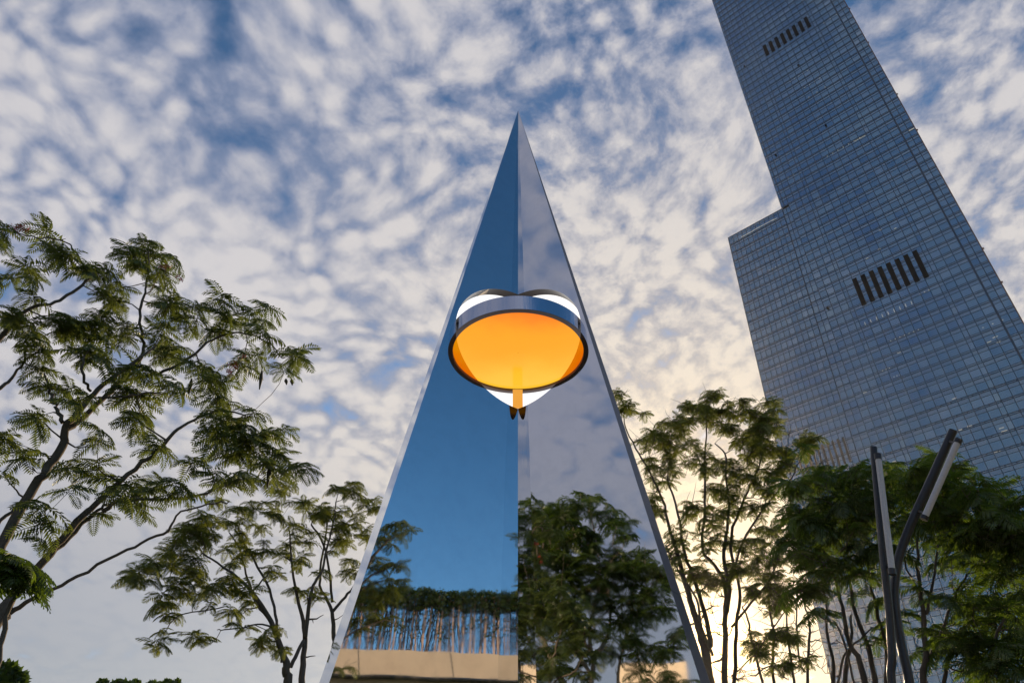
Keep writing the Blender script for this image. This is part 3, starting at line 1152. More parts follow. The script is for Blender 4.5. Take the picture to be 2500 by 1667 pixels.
# ---- large flame tree on the left
r1 = 9.6
tree('flame_tree', 'large spreading flame tree at the left edge with red blossom and hanging pods', 'tree',
     [[(-95, 1660, r1, 42), (-60, 1590, r1, 38.6), (0, 1500, r1, 33.6), (30, 1455, r1, 21.8), (60, 1425, r1, 20.2), (105, 1371, r1, 18.5), (150, 1318, r1 - .1, 17.6), (202, 1259, r1 - .2, 16), (250, 1216, r1 - .3, 13.4), (311, 1158, r1 - .4, 11.8), (383, 1100, r1 - .5, 10.1), (425, 1055, r1 - .6, 8.4), (459, 1032, r1 - .6, 6.7), (536, 1001, r1 - .7, 5), (600, 1015, r1 - .8, 3.4)],
      [(-60, 1590, r1, 31.9), (-45, 1460, r1 + .2, 28.6), (0, 1335, r1 + .3, 25.2), (72, 1208, r1 + .3, 22.7), (112, 1150, r1 + .3, 21), (152, 1090, r1 + .3, 20.2), (160, 1043, r1 + .3, 16.8), (195, 1000, r1 + .2, 14.3), (229, 963, r1 + .2, 12.6), (280, 918, r1 + .1, 10.1), (344, 870, r1, 6.7), (380, 845, r1, 5)],
      [(160, 1050, r1 + .3, 15.1), (200, 1022, r1 + .4, 14.3), (250, 975, r1 + .5, 12.6), (291, 932, r1 + .6, 11.8), (335, 885, r1 + .7, 10.1), (350, 850, r1 + .7, 7.6), (344, 800, r1 + .8, 6.7), (345, 745, r1 + .8, 6.7), (355, 705, r1 + .8, 5)],
      [(291, 932, r1 + .6, 8.4), (352, 921, r1 + .4, 7.6), (415, 900, r1 + .2, 7.6), (478, 863, r1, 6.7), (536, 821, r1, 5), (600, 815, r1 - .1, 4.2), (650, 835, r1 - .2, 3.4), (690, 875, r1 - .2, 2.5)],
      [(222, 955, r1 + .2, 6.7), (205, 925, r1, 6.7), (202, 890, r1 - .1, 6.7), (206, 868, r1 - .1, 5)],
      [(153, 1032, r1 + .3, 10.1), (140, 1000, r1 + .4, 9.2), (126, 974, r1 + .4, 7.6), (120, 940, r1 + .5, 5), (107, 911, r1 + .5, 4.2)],
      [(-40, 880, r1 + 1, 16.8), (0, 825, r1 + .8, 13.4), (38, 775, r1 + .7, 10.9), (80, 750, r1 + .6, 8.4), (134, 737, r1 + .6, 7.6), (190, 705, r1 + .5, 7.6), (226, 672, r1 + .5, 5.9), (205, 650, r1 + .5, 3.4), (184, 615, r1 + .5, 3.4), (161, 592, r1 + .5, 3.4), (96, 584, r1 + .5, 3.4), (38, 565, r1 + .5, 2.5)],
      [(-30, 970, r1 + .8, 10.9), (0, 948, r1 + .7, 9.2), (35, 915, r1 + .7, 6.7), (61, 875, r1 + .7, 5), (65, 835, r1 + .7, 4.2)],
      [(250, 1248, r1 - .3, 11.8), (304, 1219, r1 - .5, 9.2), (380, 1218, r1 - .7, 7.6), (470, 1212, r1 - .9, 6.7), (542, 1187, r1 - 1, 5), (590, 1170, r1 - 1.1, 3.4)],
      [(105, 1371, r1, 10.9), (170, 1312, r1 + .1, 10.1), (230, 1252, r1 + .2, 8.4), (262, 1232, r1 + .2, 6.7)],
      [(10, 1500, r1, 21.8), (36, 1487, r1, 12.6), (100, 1450, r1 - .3, 9.2), (166, 1418, r1 - .6, 8.4), (264, 1364, r1 - .9, 7.6), (345, 1325, r1 - 1.1, 6.7), (412, 1295, r1 - 1.3, 6.7), (430, 1259, r1 - 1.4, 5), (506, 1230, r1 - 1.6, 4.2), (560, 1223, r1 - 1.7, 3.4)],
      [(-20, 1290, r1 + .4, 10.1), (0, 1270, r1 + .4, 9.2), (35, 1240, r1 + .4, 8.4), (60, 1215, r1 + .4, 7.6)],
      [(355, 705, r1 + .8, 5), (362, 670, r1 + .8, 4.2), (364, 634, r1 + .8, 3.4), (362, 610, r1 + .8, 2.5)],
      [(240, 970, r1, 5.9), (310, 968, r1 - .3, 5), (360, 958, r1 - .5, 4.2), (392, 960, r1 - .6, 3.4)],
      [(60, 1290 - 20, r1 + .2, 4.2), (110, 1230, r1, 3.4), (108, 1290, r1 - .1, 2.5)]],
     [(10, 560, 30, 3, r1 + .8), (8, 590, 18, 2, r1 + .8), (110, 572, 10, 1, r1 + .5), (160, 640, 28, 4, r1 + .5), (130, 620, 10, 1, r1 + .5), (75, 690, 38, 6, r1 + .6), (230, 640, 25, 3, r1 + .6), (222, 675, 15, 2, r1 + .5),
      (300, 620, 26, 4, r1 + .8), (355, 590, 28, 5, r1 + .8), (380, 620, 20, 3, r1 + .8), (330, 640, 34, 5, r1 + .8), (290, 690, 40, 7, r1 + .8), (260, 740, 30, 4, r1 + .8), (405, 680, 30, 5, r1 + .7), (435, 720, 36, 6, r1 + .6), (425, 640, 18, 2, r1 + .7),
      (480, 760, 44, 7, r1 + .3), (530, 750, 34, 4, r1 + .2), (545, 800, 40, 5, r1 + .2), (590, 780, 30, 3, r1), (645, 755, 18, 2, r1 - .1), (655, 800, 26, 4, r1 - .1), (700, 880, 28, 4, r1 - .2), (725, 872, 14, 1, r1 - .2), (640, 870, 22, 2, r1 - .1), (510, 880, 40, 5, r1 - .1), (590, 890, 26, 3, r1 - .1), (530, 930, 34, 5, r1 - .3), (540, 985, 36, 5, r1 - .5),
      (435, 950, 22, 3, r1 + .1), (200, 775, 34, 4, r1 + .5), (150, 765, 28, 3, r1 + .4), (170, 800, 30, 4, r1 + .3), (240, 800, 34, 5, r1 + .5), (300, 790, 34, 4, r1 + .6), (290, 830, 26, 2, r1 + .6), (390, 820, 40, 7, r1 + .3), (420, 850, 26, 3, r1 + .2), (270, 860, 30, 3, r1 + .4), (205, 855, 28, 4, r1), (90, 830, 42, 6, r1 + .7), (50, 765, 34, 4, r1 + .7), (15, 680, 20, 2, r1 + .8), (15, 770, 22, 2, r1 + .8),
      (90, 890, 28, 3, r1 + .6), (185, 975, 30, 4, r1 + .1), (330, 915, 28, 3, r1 + .2), (375, 890, 30, 2, r1 + .1), (90, 935, 18, 2, r1 + .5), (135, 930, 22, 2, r1 + .4), (100, 1025, 26, 3, r1 + .2), (62, 965, 12, 1, r1 + .5), (300, 960, 22, 2, r1 - .3), (330, 975, 20, 1, r1 - .4),
      (255, 1075, 30, 3, r1 - .1), (20, 1075, 26, 3, r1 + .3), (45, 1100, 14, 1, r1 + .3), (345, 1045, 36, 6, r1 - .3), (375, 1085, 24, 2, r1 - .4), (560, 1030, 40, 6, r1 - .7), (620, 1050, 46, 8, r1 - .8), (680, 1080, 34, 5, r1 - .9), (600, 1100, 46, 7, r1 - .9), (560, 1150, 40, 6, r1 - 1), (530, 1090, 30, 3, r1 - .8), (500, 1160, 24, 2, r1 - .9),
      (735, 1140, 26, 3, r1 - 1), (665, 1150, 26, 3, r1 - 1), (245, 1150, 28, 3, r1 - .3), (180, 1205, 26, 2, r1 - .1), (170, 1140, 22, 2, r1), (100, 1235, 22, 2, r1), (108, 1280, 18, 1, r1), (112, 1312, 16, 1, r1), (350, 1235, 24, 2, r1 - .7), (440, 1190, 30, 3, r1 - .8), (390, 1190, 24, 2, r1 - .7), (320, 1170, 24, 2, r1 - .5), (470, 1130, 26, 2, r1 - .7), (300, 1210, 16, 1, r1 - .5),
      (6, 1160, 8, 1, r1 + .3), (100, 1130, 18, 1, r1 + .1), (235, 1245, 14, 1, r1 - .3)],
     M['leaf'], M['bark'], 'open', 0.70, 0.5, seed=3, kc=0.68, twig_r=0.009, ground=Vector((-7.4, 7.2, 0)),
     pods=((640, 905, 0.33, r1 - .1), (468, 925, 0.26, r1 - .1), (660, 1130, 0.34, r1 - 1), (698, 925, 0.10, r1 - .2), (712, 925, 0.11, r1 - .2)),
     flowers=((35, 555, r1 + .5), (50, 552, r1 + .5), (60, 562, r1 + .5), (390, 653, r1 + .7), (406, 655, r1 + .7), (440, 678, r1 + .6), (595, 870, r1 - .1), (570, 893, r1 - .2), (560, 908, r1 - .2)),
     bare=((165, 530, r1 + .5, ) if False else (160, 583, r1 + .4), (20, 1095, r1 + .5), (180, 885, r1 + .2), (390, 740, r1 + .5), (110, 660, r1 + .6), (375, 675, r1 + .8), (520, 1060, r1 - .8), (230, 1085, r1 + .1)))

# close-by palm-like tuft at the left edge
rp = 7.0
tree('young_flame_tree', 'young tree with big fresh feathery leaves low at the left edge', 'tree',
     [[(-30, 1700, rp, 16), (5, 1560, rp, 13), (28, 1470, rp, 10), (40, 1400, rp, 7)]],
     [(40, 1385, 22, 4, rp), (20, 1400, 20, 3, rp), (60, 1390, 18, 2, rp)],
     M['leaf_dark'], M['bark'], 'dense', 0.66, 0.15, seed=5, twig_r=0.006)

# ---- middle tree, left of the spire
r2 = 21.0
tree('flame_tree', 'slender forked flame tree just left of the mirror spire', 'tree',
     [[(701, 1690, r2, 22), (698, 1640, r2, 20), (694, 1606, r2, 17), (662, 1516, r2, 12), (615, 1443, r2 - .5, 9), (575, 1405, r2 - .8, 7), (542, 1382, r2 - 1, 5), (495, 1350, r2 - 1.4, 4)],
      [(736, 1690, r2 + .3, 17), (738, 1640, r2 + .3, 15), (745, 1563, r2 + .4, 12), (737, 1500, r2 + .5, 9), (723, 1443, r2 + .6, 7), (712, 1370, r2 + .8, 5), (705, 1290, r2 + 1, 3)],
      [(709, 1628, r2, 10), (725, 1595, r2 + .1, 9), (741, 1563, r2 + .3, 8)],
      [(745, 1555, r2 + .3, 11), (756, 1462, r2 + .1, 9), (770, 1420, r2, 7), (788, 1389, r2, 6), (800, 1330, r2 - .2, 5), (815, 1270, r2 - .3, 3), (820, 1225, r2 - .4, 3)],
      [(662, 1516, r2, 8), (625, 1470, r2 + .6, 7), (600, 1400, r2 + 1, 5), (585, 1340, r2 + 1.4, 4), (560, 1300, r2 + 1.6, 3)],
      [(680, 1560, r2, 8), (672, 1500, r2 + .3, 7), (650, 1420, r2 + .6, 6), (610, 1350, r2 + .8, 5), (580, 1300, r2 + 1, 3)],
      [(816, 1690, r2 + 1.5, 14), (815, 1600, r2 + 1.5, 12), (815, 1556, r2 + 1.5, 11), (811, 1493, r2 + 1.5, 9), (795, 1455, r2 + 1.5, 7), (780, 1427, r2 + 1.6, 6), (788, 1350, r2 + 1.7, 5), (800, 1270, r2 + 1.8, 3)],
      [(811, 1493, r2 + 1.5, 8), (835, 1465, r2 + 1.4, 7), (862, 1434, r2 + 1.3, 6), (870, 1400, r2 + 1.3, 5)],
      [(811, 1470, r2 + 1.5, 7), (805, 1400, r2 + 1.3, 6), (790, 1330, r2 + 1.2, 5), (760, 1280, r2 + 1, 4)],
      [(662, 1530, r2, 5), (628, 1523, r2 - .5, 4), (560, 1535, r2 - 1, 3), (530, 1537, r2 - 1.2, 2)],
      [(548, 1480, r2 - 1, 3), (500, 1490, r2 - 1.2, 3), (440, 1500, r2 - 1.5, 3), (400, 1545, r2 - 1.7, 2)]],
     [(350, 1405, 34, 6, r2 - 1.5), (320, 1410, 18, 2, r2 - 1.5), (380, 1385, 26, 4, r2 - 1.5), (430, 1330, 32, 6, r2 - 1.2), (455, 1290, 30, 6, r2 - 1), (425, 1360, 34, 6, r2 - 1.2), (490, 1280, 34, 9, r2 - .8), (520, 1300, 30, 6, r2 - .5), (500, 1340, 30, 5, r2 - .8), (570, 1255, 28, 5, r2), (540, 1235, 24, 3, r2), (620, 1240, 28, 5, r2), (650, 1270, 30, 5, r2 + .5), (590, 1290, 26, 4, r2 + .8), (600, 1345, 30, 6, r2 + .8), (560, 1360, 28, 4, r2), (635, 1330, 24, 4, r2),
      (470, 1420, 34, 7, r2 - 1), (430, 1430, 26, 4, r2 - 1.4), (510, 1455, 26, 5, r2 - 1), (550, 1430, 26, 4, r2 - 1), (590, 1440, 26, 4, r2 - .6), (450, 1375, 28, 4, r2 - 1.2), (395, 1460, 22, 3, r2 - 1.5), (420, 1490, 24, 4, r2 - 1.5), (385, 1555, 20, 3, r2 - 1.7), (400, 1580, 9, 1, r2 - 1.7), (490, 1540, 20, 3, r2 - 1.2), (590, 1520, 20, 2, r2 - .7), (575, 1490, 18, 2, r2 - .7), (600, 1470, 20, 3, r2),
      (680, 1185, 26, 4, r2), (710, 1200, 24, 4, r2), (735, 1240, 26, 4, r2 + .5), (690, 1240, 26, 4, r2 + .3), (860, 1175, 20, 3, r2), (830, 1200, 18, 3, r2), (870, 1200, 18, 2, r2), (800, 1240, 30, 6, r2 + .2), (770, 1260, 26, 4, r2 + .5), (850, 1260, 28, 6, r2 + .3), (895, 1225, 20, 4, r2 + .6), (920, 1240, 12, 2, r2 + .8), (830, 1300, 30, 6, r2 + .5), (880, 1300, 26, 5, r2 + 1), (720, 1300, 28, 4, r2 + .8), (760, 1310, 24, 3, r2 + 1), (700, 1350, 26, 3, r2 + .8), (680, 1400, 26, 4, r2 + .4), (740, 1380, 26, 4, r2 + .8), (830, 1345, 26, 4, r2 + 1), (860, 1380, 22, 3, r2 + 1.2), (790, 1385, 20, 2, r2 + 1), (720, 1430, 24, 2, r2 + .6), (770, 1450, 24, 3, r2 + 1), (640, 1560, 20, 3, r2 - .2), (665, 1540, 18, 2, r2), (695, 1590, 16, 2, r2), (680, 1575, 14, 1, r2), (750, 1440, 16, 1, r2), (840, 1400, 16, 2, r2 + 1)],
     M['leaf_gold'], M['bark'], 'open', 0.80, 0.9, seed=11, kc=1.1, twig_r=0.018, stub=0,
     bare=((790, 1500, r2 + .5), (838, 1500, r2 + 1.2), (765, 1520, r2 + .5), (770, 1600, r2 + .5)))

# ---- tree right of the spire, against the low sun
r3 = 21.5
tree('flame_tree', 'airy many stemmed flame tree right of the spire against the low sun', 'tree',
     [[(1740, 1700, r3, 24), (1728, 1640, r3, 24), (1722, 1590, r3, 20.8), (1705, 1530, r3, 17.6), (1690, 1480, r3, 14.4), (1672, 1420, r3, 12), (1650, 1340, r3, 8.8), (1633, 1283, r3, 7.2), (1617, 1219, r3, 5.6), (1590, 1160, r3 - .2, 4.8), (1560, 1107, r3 - .3, 4), (1531, 1053, r3 - .4, 3.2), (1521, 1015, r3 - .4, 2.4)],
      [(1722, 1590, r3, 14.4), (1735, 1560, r3 + .2, 12.8), (1712, 1470, r3 + .3, 10.4), (1690, 1400, r3 + .4, 8.8), (1671, 1346, r3 + .4, 7.2), (1658, 1267, r3 + .5, 5.6), (1640, 1200, r3 + .6, 4.8), (1630, 1171, r3 + .6, 4), (1639, 1059, r3 + .8, 2.4)],
      [(1770, 1700, r3 + .3, 16), (1770, 1600, r3 + .3, 14.4), (1771, 1500, r3 + .3, 12), (1770, 1430, r3 + .3, 9.6), (1745, 1380, r3 + .3, 8), (1716, 1346, r3 + .3, 7.2), (1720, 1260, r3 + .3, 6.4), (1721, 1187, r3 + .3, 5.6), (1722, 1091, r3 + .3, 4), (1729, 990, r3 + .3, 2.4)],
      [(1771, 1500, r3 + .3, 11.2), (1782, 1440, r3, 9.6), (1767, 1362, r3, 8.8), (1776, 1290, r3, 7.2), (1778, 1219, r3, 5.6), (1772, 1160, r3, 4.8), (1770, 1107, r3, 4), (1745, 1082, r3, 2.4)],
      [(1790, 1700, r3 + .6, 9.6), (1795, 1600, r3 + .6, 9.6), (1800, 1500, r3 + .6, 8), (1806, 1440, r3 + .5, 7.2), (1783, 1330, r3 + .5, 7.2), (1805, 1250, r3 + .5, 6.4), (1831, 1187, r3 + .5, 4.8), (1852, 1145, r3 + .5, 4), (1860, 1100, r3 + .5, 3.2), (1862, 1027, r3 + .5, 2.4)],
      [(1785, 1530, r3 + .6, 6.4), (1810, 1500, r3 + .4, 5.6), (1860, 1440, r3, 4.8), (1890, 1390, r3 - .4, 4), (1905, 1340, r3 - .6, 3.2)],
      [(1783, 1420, r3 + .3, 6.4), (1815, 1320, r3 + .2, 5.6), (1847, 1267, r3, 4.8), (1890, 1210, r3 - .3, 4), (1926, 1174, r3 - .5, 3.2), (1950, 1130, r3 - .7, 2.4), (1968, 1088, r3 - .8, 2.4)],
      [(1740, 1600, r3, 8), (1712, 1530, r3 - .3, 7.2), (1700, 1460, r3 - .4, 5.6), (1660, 1400, r3 - .5, 4), (1625, 1330, r3 - .6, 3.2)],
      [(1871, 1700, r3 + 1, 7.2), (1850, 1620, r3 + 1, 6.4), (1835, 1570, r3 + 1, 5.6), (1825, 1510, r3 + 1, 4.8), (1812, 1480, r3 + 1, 3.2)],
      [(1893, 1700, r3 + 1.5, 8), (1885, 1620, r3 + 1.5, 7.2), (1890, 1560, r3 + 1.5, 5.6), (1878, 1480, r3 + 1.5, 4.8), (1880, 1420, r3 + 1.5, 3.2)],
      [(1940, 1700, r3 + 1.5, 7.2), (1935, 1640, r3 + 1.5, 6.4), (1925, 1570, r3 + 1.5, 5.6), (1920, 1500, r3 + 1.5, 4), (1925, 1440, r3 + 1.5, 3.2)],
      [(1970, 1700, r3 + 2, 8), (1972, 1620, r3 + 2, 7.2), (1975, 1520, r3 + 2, 5.6), (1965, 1480, r3 + 2, 4), (1950, 1430, r3 + 2, 3.2)],
      [(1966, 1640, r3 + 2, 4.8), (1950, 1600, r3 + 2, 4.8), (1945, 1500, r3 + 2, 4), (1945, 1420, r3 + 2, 2.4)],
      [(1785, 1650, r3 + .6, 4), (1840, 1600, r3 + .6, 3.2), (1910, 1500, r3 + .4, 3.2), (1960, 1440, r3, 2.4)]],
     [(1510, 962, 12, 2, r3 - .4), (1520, 995, 16, 3, r3 - .4), (1545, 1003, 8, 1, r3 - .4), (1572, 1012, 8, 1, r3 - .4), (1585, 1072, 26, 4, r3), (1600, 1060, 14, 2, r3), (1650, 1055, 32, 6, r3 + .5), (1630, 1040, 24, 3, r3 + .5), (1670, 1025, 24, 4, r3 + .3), (1700, 1000, 30, 6, r3 + .3), (1735, 965, 16, 3, r3 + .3), (1752, 960, 12, 2, r3 + .3), (1690, 1010, 26, 4, r3), (1735, 1010, 30, 7, r3 + .3), (1770, 1005, 26, 5, r3 + .3), (1820, 1000, 30, 6, r3 + .3), (1850, 1010, 24, 4, r3 + .4), (1885, 985, 16, 3, r3 + .5), (1870, 1030, 30, 7, r3 + .5), (1885, 1045, 22, 3, r3 + .5), (1855, 1065, 34, 8, r3 + .5), (1810, 1065, 30, 5, r3 + .3), (1780, 1050, 28, 3, r3), (1830, 1085, 32, 6, r3 + .3),
      (1640, 1100, 30, 6, r3 + .3), (1585, 1105, 18, 2, r3 - .2), (1610, 1080, 20, 3, r3), (1740, 1125, 32, 5, r3), (1700, 1100, 26, 3, r3), (1710, 1140, 22, 2, r3), (1615, 1160, 26, 4, r3), (1600, 1140, 20, 2, r3), (1650, 1140, 22, 2, r3), (1800, 1130, 32, 5, r3 + .3), (1850, 1120, 26, 4, r3 + .3), (1770, 1180, 30, 5, r3), (1820, 1180, 28, 3, r3), (1870, 1180, 30, 4, r3), (1890, 1200, 20, 2, r3), (1590, 1225, 24, 4, r3 - .2), (1605, 1255, 20, 2, r3), (1670, 1240, 28, 4, r3), (1710, 1250, 28, 3, r3), (1750, 1260, 28, 4, r3), (1740, 1220, 24, 2, r3), (1800, 1230, 26, 3, r3 + .2), (1850, 1240, 26, 4, r3), (1905, 1105, 24, 5, r3 + .2), (1925, 1120, 20, 3, r3 + .2), (1885, 1150, 24, 3, r3), (1972, 1070, 14, 3, r3 - .8), (1965, 1090, 10, 2, r3 - .8), (1900, 1160, 20, 2, r3),
      (1640, 1330, 26, 3, r3), (1655, 1380, 26, 4, r3), (1700, 1380, 26, 4, r3), (1750, 1330, 28, 3, r3), (1720, 1320, 24, 2, r3), (1800, 1330, 26, 3, r3), (1840, 1330, 26, 4, r3), (1660, 1300, 20, 2, r3), (1780, 1380, 28, 4, r3), (1720, 1410, 26, 3, r3), (1830, 1380, 26, 4, r3), (1870, 1360, 28, 5, r3 - .3), (1870, 1300, 28, 4, r3 - .3), (1880, 1410, 28, 5, r3), (1830, 1430, 24, 3, r3), (1750, 1420, 22, 3, r3), (1905, 1440, 26, 5, r3), (1900, 1480, 24, 4, r3 + .5), (1920, 1540, 24, 4, r3 + .5), (1840, 1560, 22, 3, r3 + .5), (1870, 1590, 22, 3, r3 + .5), (1910, 1610, 24, 4, r3 + .8), (1700, 1430, 16, 1, r3), (1935, 1560, 20, 2, r3 + .8), (1960, 1620, 22, 2, r3 + .8), (1880, 1555, 18, 2, r3 + .5)],
     M['leaf_gold'], M['bark'], 'open', 0.74, 1.1, seed=21, kc=1.9, twig_r=0.021, stub=2,
     bare=tuple((R.uniform(1600, 2030), R.uniform(1340, 1660), r3 + R.uniform(-1, 1.5)) for _ in range(90)) + ((1930, 1050, r3 + .5), (1925, 1060, r3 + .5), (1740, 1480, r3), (1800, 1560, r3), (1760, 1450, r3), (1680, 1460, r3), (1850, 1480, r3), (1860, 1640, r3), (1810, 1640, r3), (1900, 1650, r3), (1990, 1560, r3 + 2), (2000, 1450, r3 + 2), (2010, 1600, r3 + 2)))

# ---- two dense dark trees on the right
r4 = 17.0
tree('flame_tree', 'dense dark green tree behind the double arm lamp post', 'tree',
     [[(2120, 1700, r4, 16), (2100, 1620, r4, 14), (2072, 1560, r4, 11), (2060, 1500, r4, 9), (2040, 1420, r4, 7), (2010, 1340, r4, 5), (1980, 1280, r4, 4)],
      [(2140, 1700, r4 + .5, 14), (2125, 1600, r4 + .5, 12), (2090, 1500, r4 + .5, 9), (2075, 1420, r4 + .5, 7), (2070, 1340, r4 + .5, 5), (2060, 1250, r4 + .5, 4)],
      [(2160, 1700, r4 + .7, 12), (2165, 1600, r4 + .7, 10), (2140, 1480, r4 + .7, 8), (2120, 1400, r4 + .7, 6), (2110, 1300, r4 + .7, 4)],
      [(2030, 1700, r4 + 1, 11), (2035, 1620, r4 + 1, 9), (2020, 1550, r4 + 1, 7), (2018, 1480, r4 + 1, 5), (2005, 1420, r4 + 1, 4)],
      [(2060, 1700, r4 + 1, 12), (2068, 1620, r4 + 1, 10), (2078, 1560, r4 + 1, 7), (2078, 1500, r4 + 1, 5)],
      [(2090, 1680, r4 + .2, 6), (2050, 1540, r4, 5), (2010, 1510, r4, 4), (1970, 1480, r4, 3)],
      [(2040, 1700, r4 + .4, 6), (2060, 1600, r4 + .4, 6), (2100, 1560, r4 + .4, 4), (2130, 1530, r4 + .4, 3)]],
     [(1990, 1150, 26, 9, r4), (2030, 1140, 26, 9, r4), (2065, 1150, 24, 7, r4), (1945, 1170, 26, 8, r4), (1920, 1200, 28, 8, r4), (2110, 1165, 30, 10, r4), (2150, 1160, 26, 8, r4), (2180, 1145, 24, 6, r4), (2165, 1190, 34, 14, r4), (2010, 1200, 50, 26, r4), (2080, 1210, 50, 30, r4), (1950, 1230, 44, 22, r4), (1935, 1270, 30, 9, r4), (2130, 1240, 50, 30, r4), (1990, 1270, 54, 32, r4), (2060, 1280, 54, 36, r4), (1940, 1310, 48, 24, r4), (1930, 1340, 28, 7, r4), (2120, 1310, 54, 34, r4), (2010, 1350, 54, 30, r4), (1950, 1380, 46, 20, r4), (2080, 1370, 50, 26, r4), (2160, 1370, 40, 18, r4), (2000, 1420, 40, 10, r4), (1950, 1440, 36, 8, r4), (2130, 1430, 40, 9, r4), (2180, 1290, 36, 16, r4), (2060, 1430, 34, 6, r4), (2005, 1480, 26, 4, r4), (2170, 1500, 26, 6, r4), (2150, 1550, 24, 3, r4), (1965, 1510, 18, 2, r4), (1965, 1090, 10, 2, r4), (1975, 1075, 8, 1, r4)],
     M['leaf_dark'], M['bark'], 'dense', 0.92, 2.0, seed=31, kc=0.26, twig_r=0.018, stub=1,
     bare=((2040, 1560, r4), (1990, 1560, r4), (2090, 1590, r4), (2020, 1640, r4), (1960, 1590, r4)))
r5 = 16.0
tree('flame_tree', 'dense dark green tree with bright leaf edges at the right edge of view', 'tree',
     [[(2262, 1700, r5, 16), (2262, 1600, r5, 14), (2255, 1500, r5, 11), (2245, 1420, r5, 9), (2240, 1340, r5, 6), (2240, 1270, r5, 4)],
      [(2265, 1620, r5, 10), (2300, 1540, r5, 8), (2330, 1460, r5, 6), (2360, 1400, r5, 4)],
      [(2300, 1700, r5 + .5, 10), (2312, 1620, r5 + .5, 9), (2370, 1500, r5 + .5, 7), (2400, 1440, r5 + .5, 5)],
      [(2262, 1500, r5, 8), (2278, 1420, r5, 6), (2290, 1330, r5, 4)],
      [(2400, 1720, r5 - .5, 12), (2410, 1640, r5 - .5, 9), (2430, 1560, r5 - .5, 7), (2460, 1480, r5 - .5, 5)],
      [(2250, 1460, r5, 6), (2220, 1400, r5, 5), (2205, 1350, r5, 3)]],
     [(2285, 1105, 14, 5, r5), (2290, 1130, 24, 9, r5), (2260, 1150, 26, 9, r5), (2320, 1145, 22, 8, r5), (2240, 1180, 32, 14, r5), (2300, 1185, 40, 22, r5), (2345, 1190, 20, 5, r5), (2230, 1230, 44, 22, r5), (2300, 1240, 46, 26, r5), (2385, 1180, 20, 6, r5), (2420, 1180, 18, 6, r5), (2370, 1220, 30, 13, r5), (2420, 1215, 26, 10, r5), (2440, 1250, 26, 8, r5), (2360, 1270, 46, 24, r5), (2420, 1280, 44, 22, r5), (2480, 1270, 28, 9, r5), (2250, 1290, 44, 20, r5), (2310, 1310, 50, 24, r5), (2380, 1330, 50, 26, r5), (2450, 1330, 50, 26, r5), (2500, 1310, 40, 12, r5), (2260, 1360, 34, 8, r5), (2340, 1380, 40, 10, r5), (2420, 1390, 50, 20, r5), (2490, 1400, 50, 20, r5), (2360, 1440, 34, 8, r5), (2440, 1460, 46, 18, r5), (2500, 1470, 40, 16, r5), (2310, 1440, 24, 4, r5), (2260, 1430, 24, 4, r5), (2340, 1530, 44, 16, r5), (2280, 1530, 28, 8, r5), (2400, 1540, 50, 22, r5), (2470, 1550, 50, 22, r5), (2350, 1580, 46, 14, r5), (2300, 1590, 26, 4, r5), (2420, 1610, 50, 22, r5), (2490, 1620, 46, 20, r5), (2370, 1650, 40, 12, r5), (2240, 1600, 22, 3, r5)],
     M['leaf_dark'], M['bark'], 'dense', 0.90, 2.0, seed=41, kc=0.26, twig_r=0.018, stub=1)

# ---- low far crowns at the bottom left
def far_bush(label, pts, r, seed, scale):
    root = empty('distant_tree', (at(pts[0][0], 1660, r).x, at(pts[0][0], 1660, r).y, 0))
    tag(root, label, 'tree', 'distant trees at the lower left')
    rng = random.Random(seed)
    mb = MB()
    g = Vector(root.location)
    top = at(pts[0][0], pts[0][1], r)
    mb.tube([g, g.lerp(Vector((g.x, g.y, top.z)), 0.6), Vector((g.x, g.y, top.z))], [0.3, 0.22, 0.08], 8)
    mb.build('trunk', M['bark'], root, smooth=True)
    lf = MB()
    for (px, py, rp_, n) in pts:
        c = at(px, py, r)
        rad = rp_ * pix(c)[2] / F
        for k in range(n):
            v = Vector([rng.gauss(0, 1) for _ in range(3)]).normalized() * rad * (rng.random() ** 0.4)
            p = c + v
            a = Vector([rng.gauss(0, 1) for _ in range(3)]).normalized() * scale
            b = a.orthogonal().normalized() * scale * 0.5
            lf.quad(p - a, p + b, p + a, p - b)
    tag(lf.build('crown', M['leaf_dark'], root), kind='stuff')


far_bush('distant rounded dark tree crown in the bottom left corner', [(12, 1650, 30, 700), (36, 1668, 26, 600), (-10, 1690, 50, 900), (20, 1700, 40, 700)], 40, 1, 0.26)
far_bush('distant low dark treetops beneath the slender flame tree', [(250, 1672, 14, 300), (285, 1675, 16, 300), (330, 1672, 12, 260), (370, 1676, 14, 260), (410, 1670, 12, 160), (432, 1666, 8, 60), (300, 1700, 40, 700), (390, 1705, 40, 700)], 60, 2, 0.22)

# ------------------------------------------------------------------ lamp post with two bent arms
rl = 12.5
lamp = empty('street_lamp', tuple(Vector((at(2205, 1667, rl).x, at(2205, 1667, rl).y, 0))))
tag(lamp, 'dark steel lamp post with two leaning arms each holding a long light tube', 'street lamp')
gA = Vector(lamp.location)


def pipe(pts, wpx, name, mat='pole', ground=False, n=16):
    P = [at(*p) for p in pts]
    r0 = wpx / 2 * pix(P[0])[2] / F
    if ground:
        P = [Vector((P[0].x, P[0].y, 0.0)), P[0].lerp(Vector((P[0].x, P[0].y, 0.0)), 0.5)] + P
    P2, Q2 = smooth_pts(P, [r0] * len(P), 5)
    mb = MB()
    mb.tube(P2, Q2, n)
    me = mb.mesh(name, True)
    me.set_sharp_from_angle(angle=math.radians(50))
    return link(name, me, M[mat], lamp)


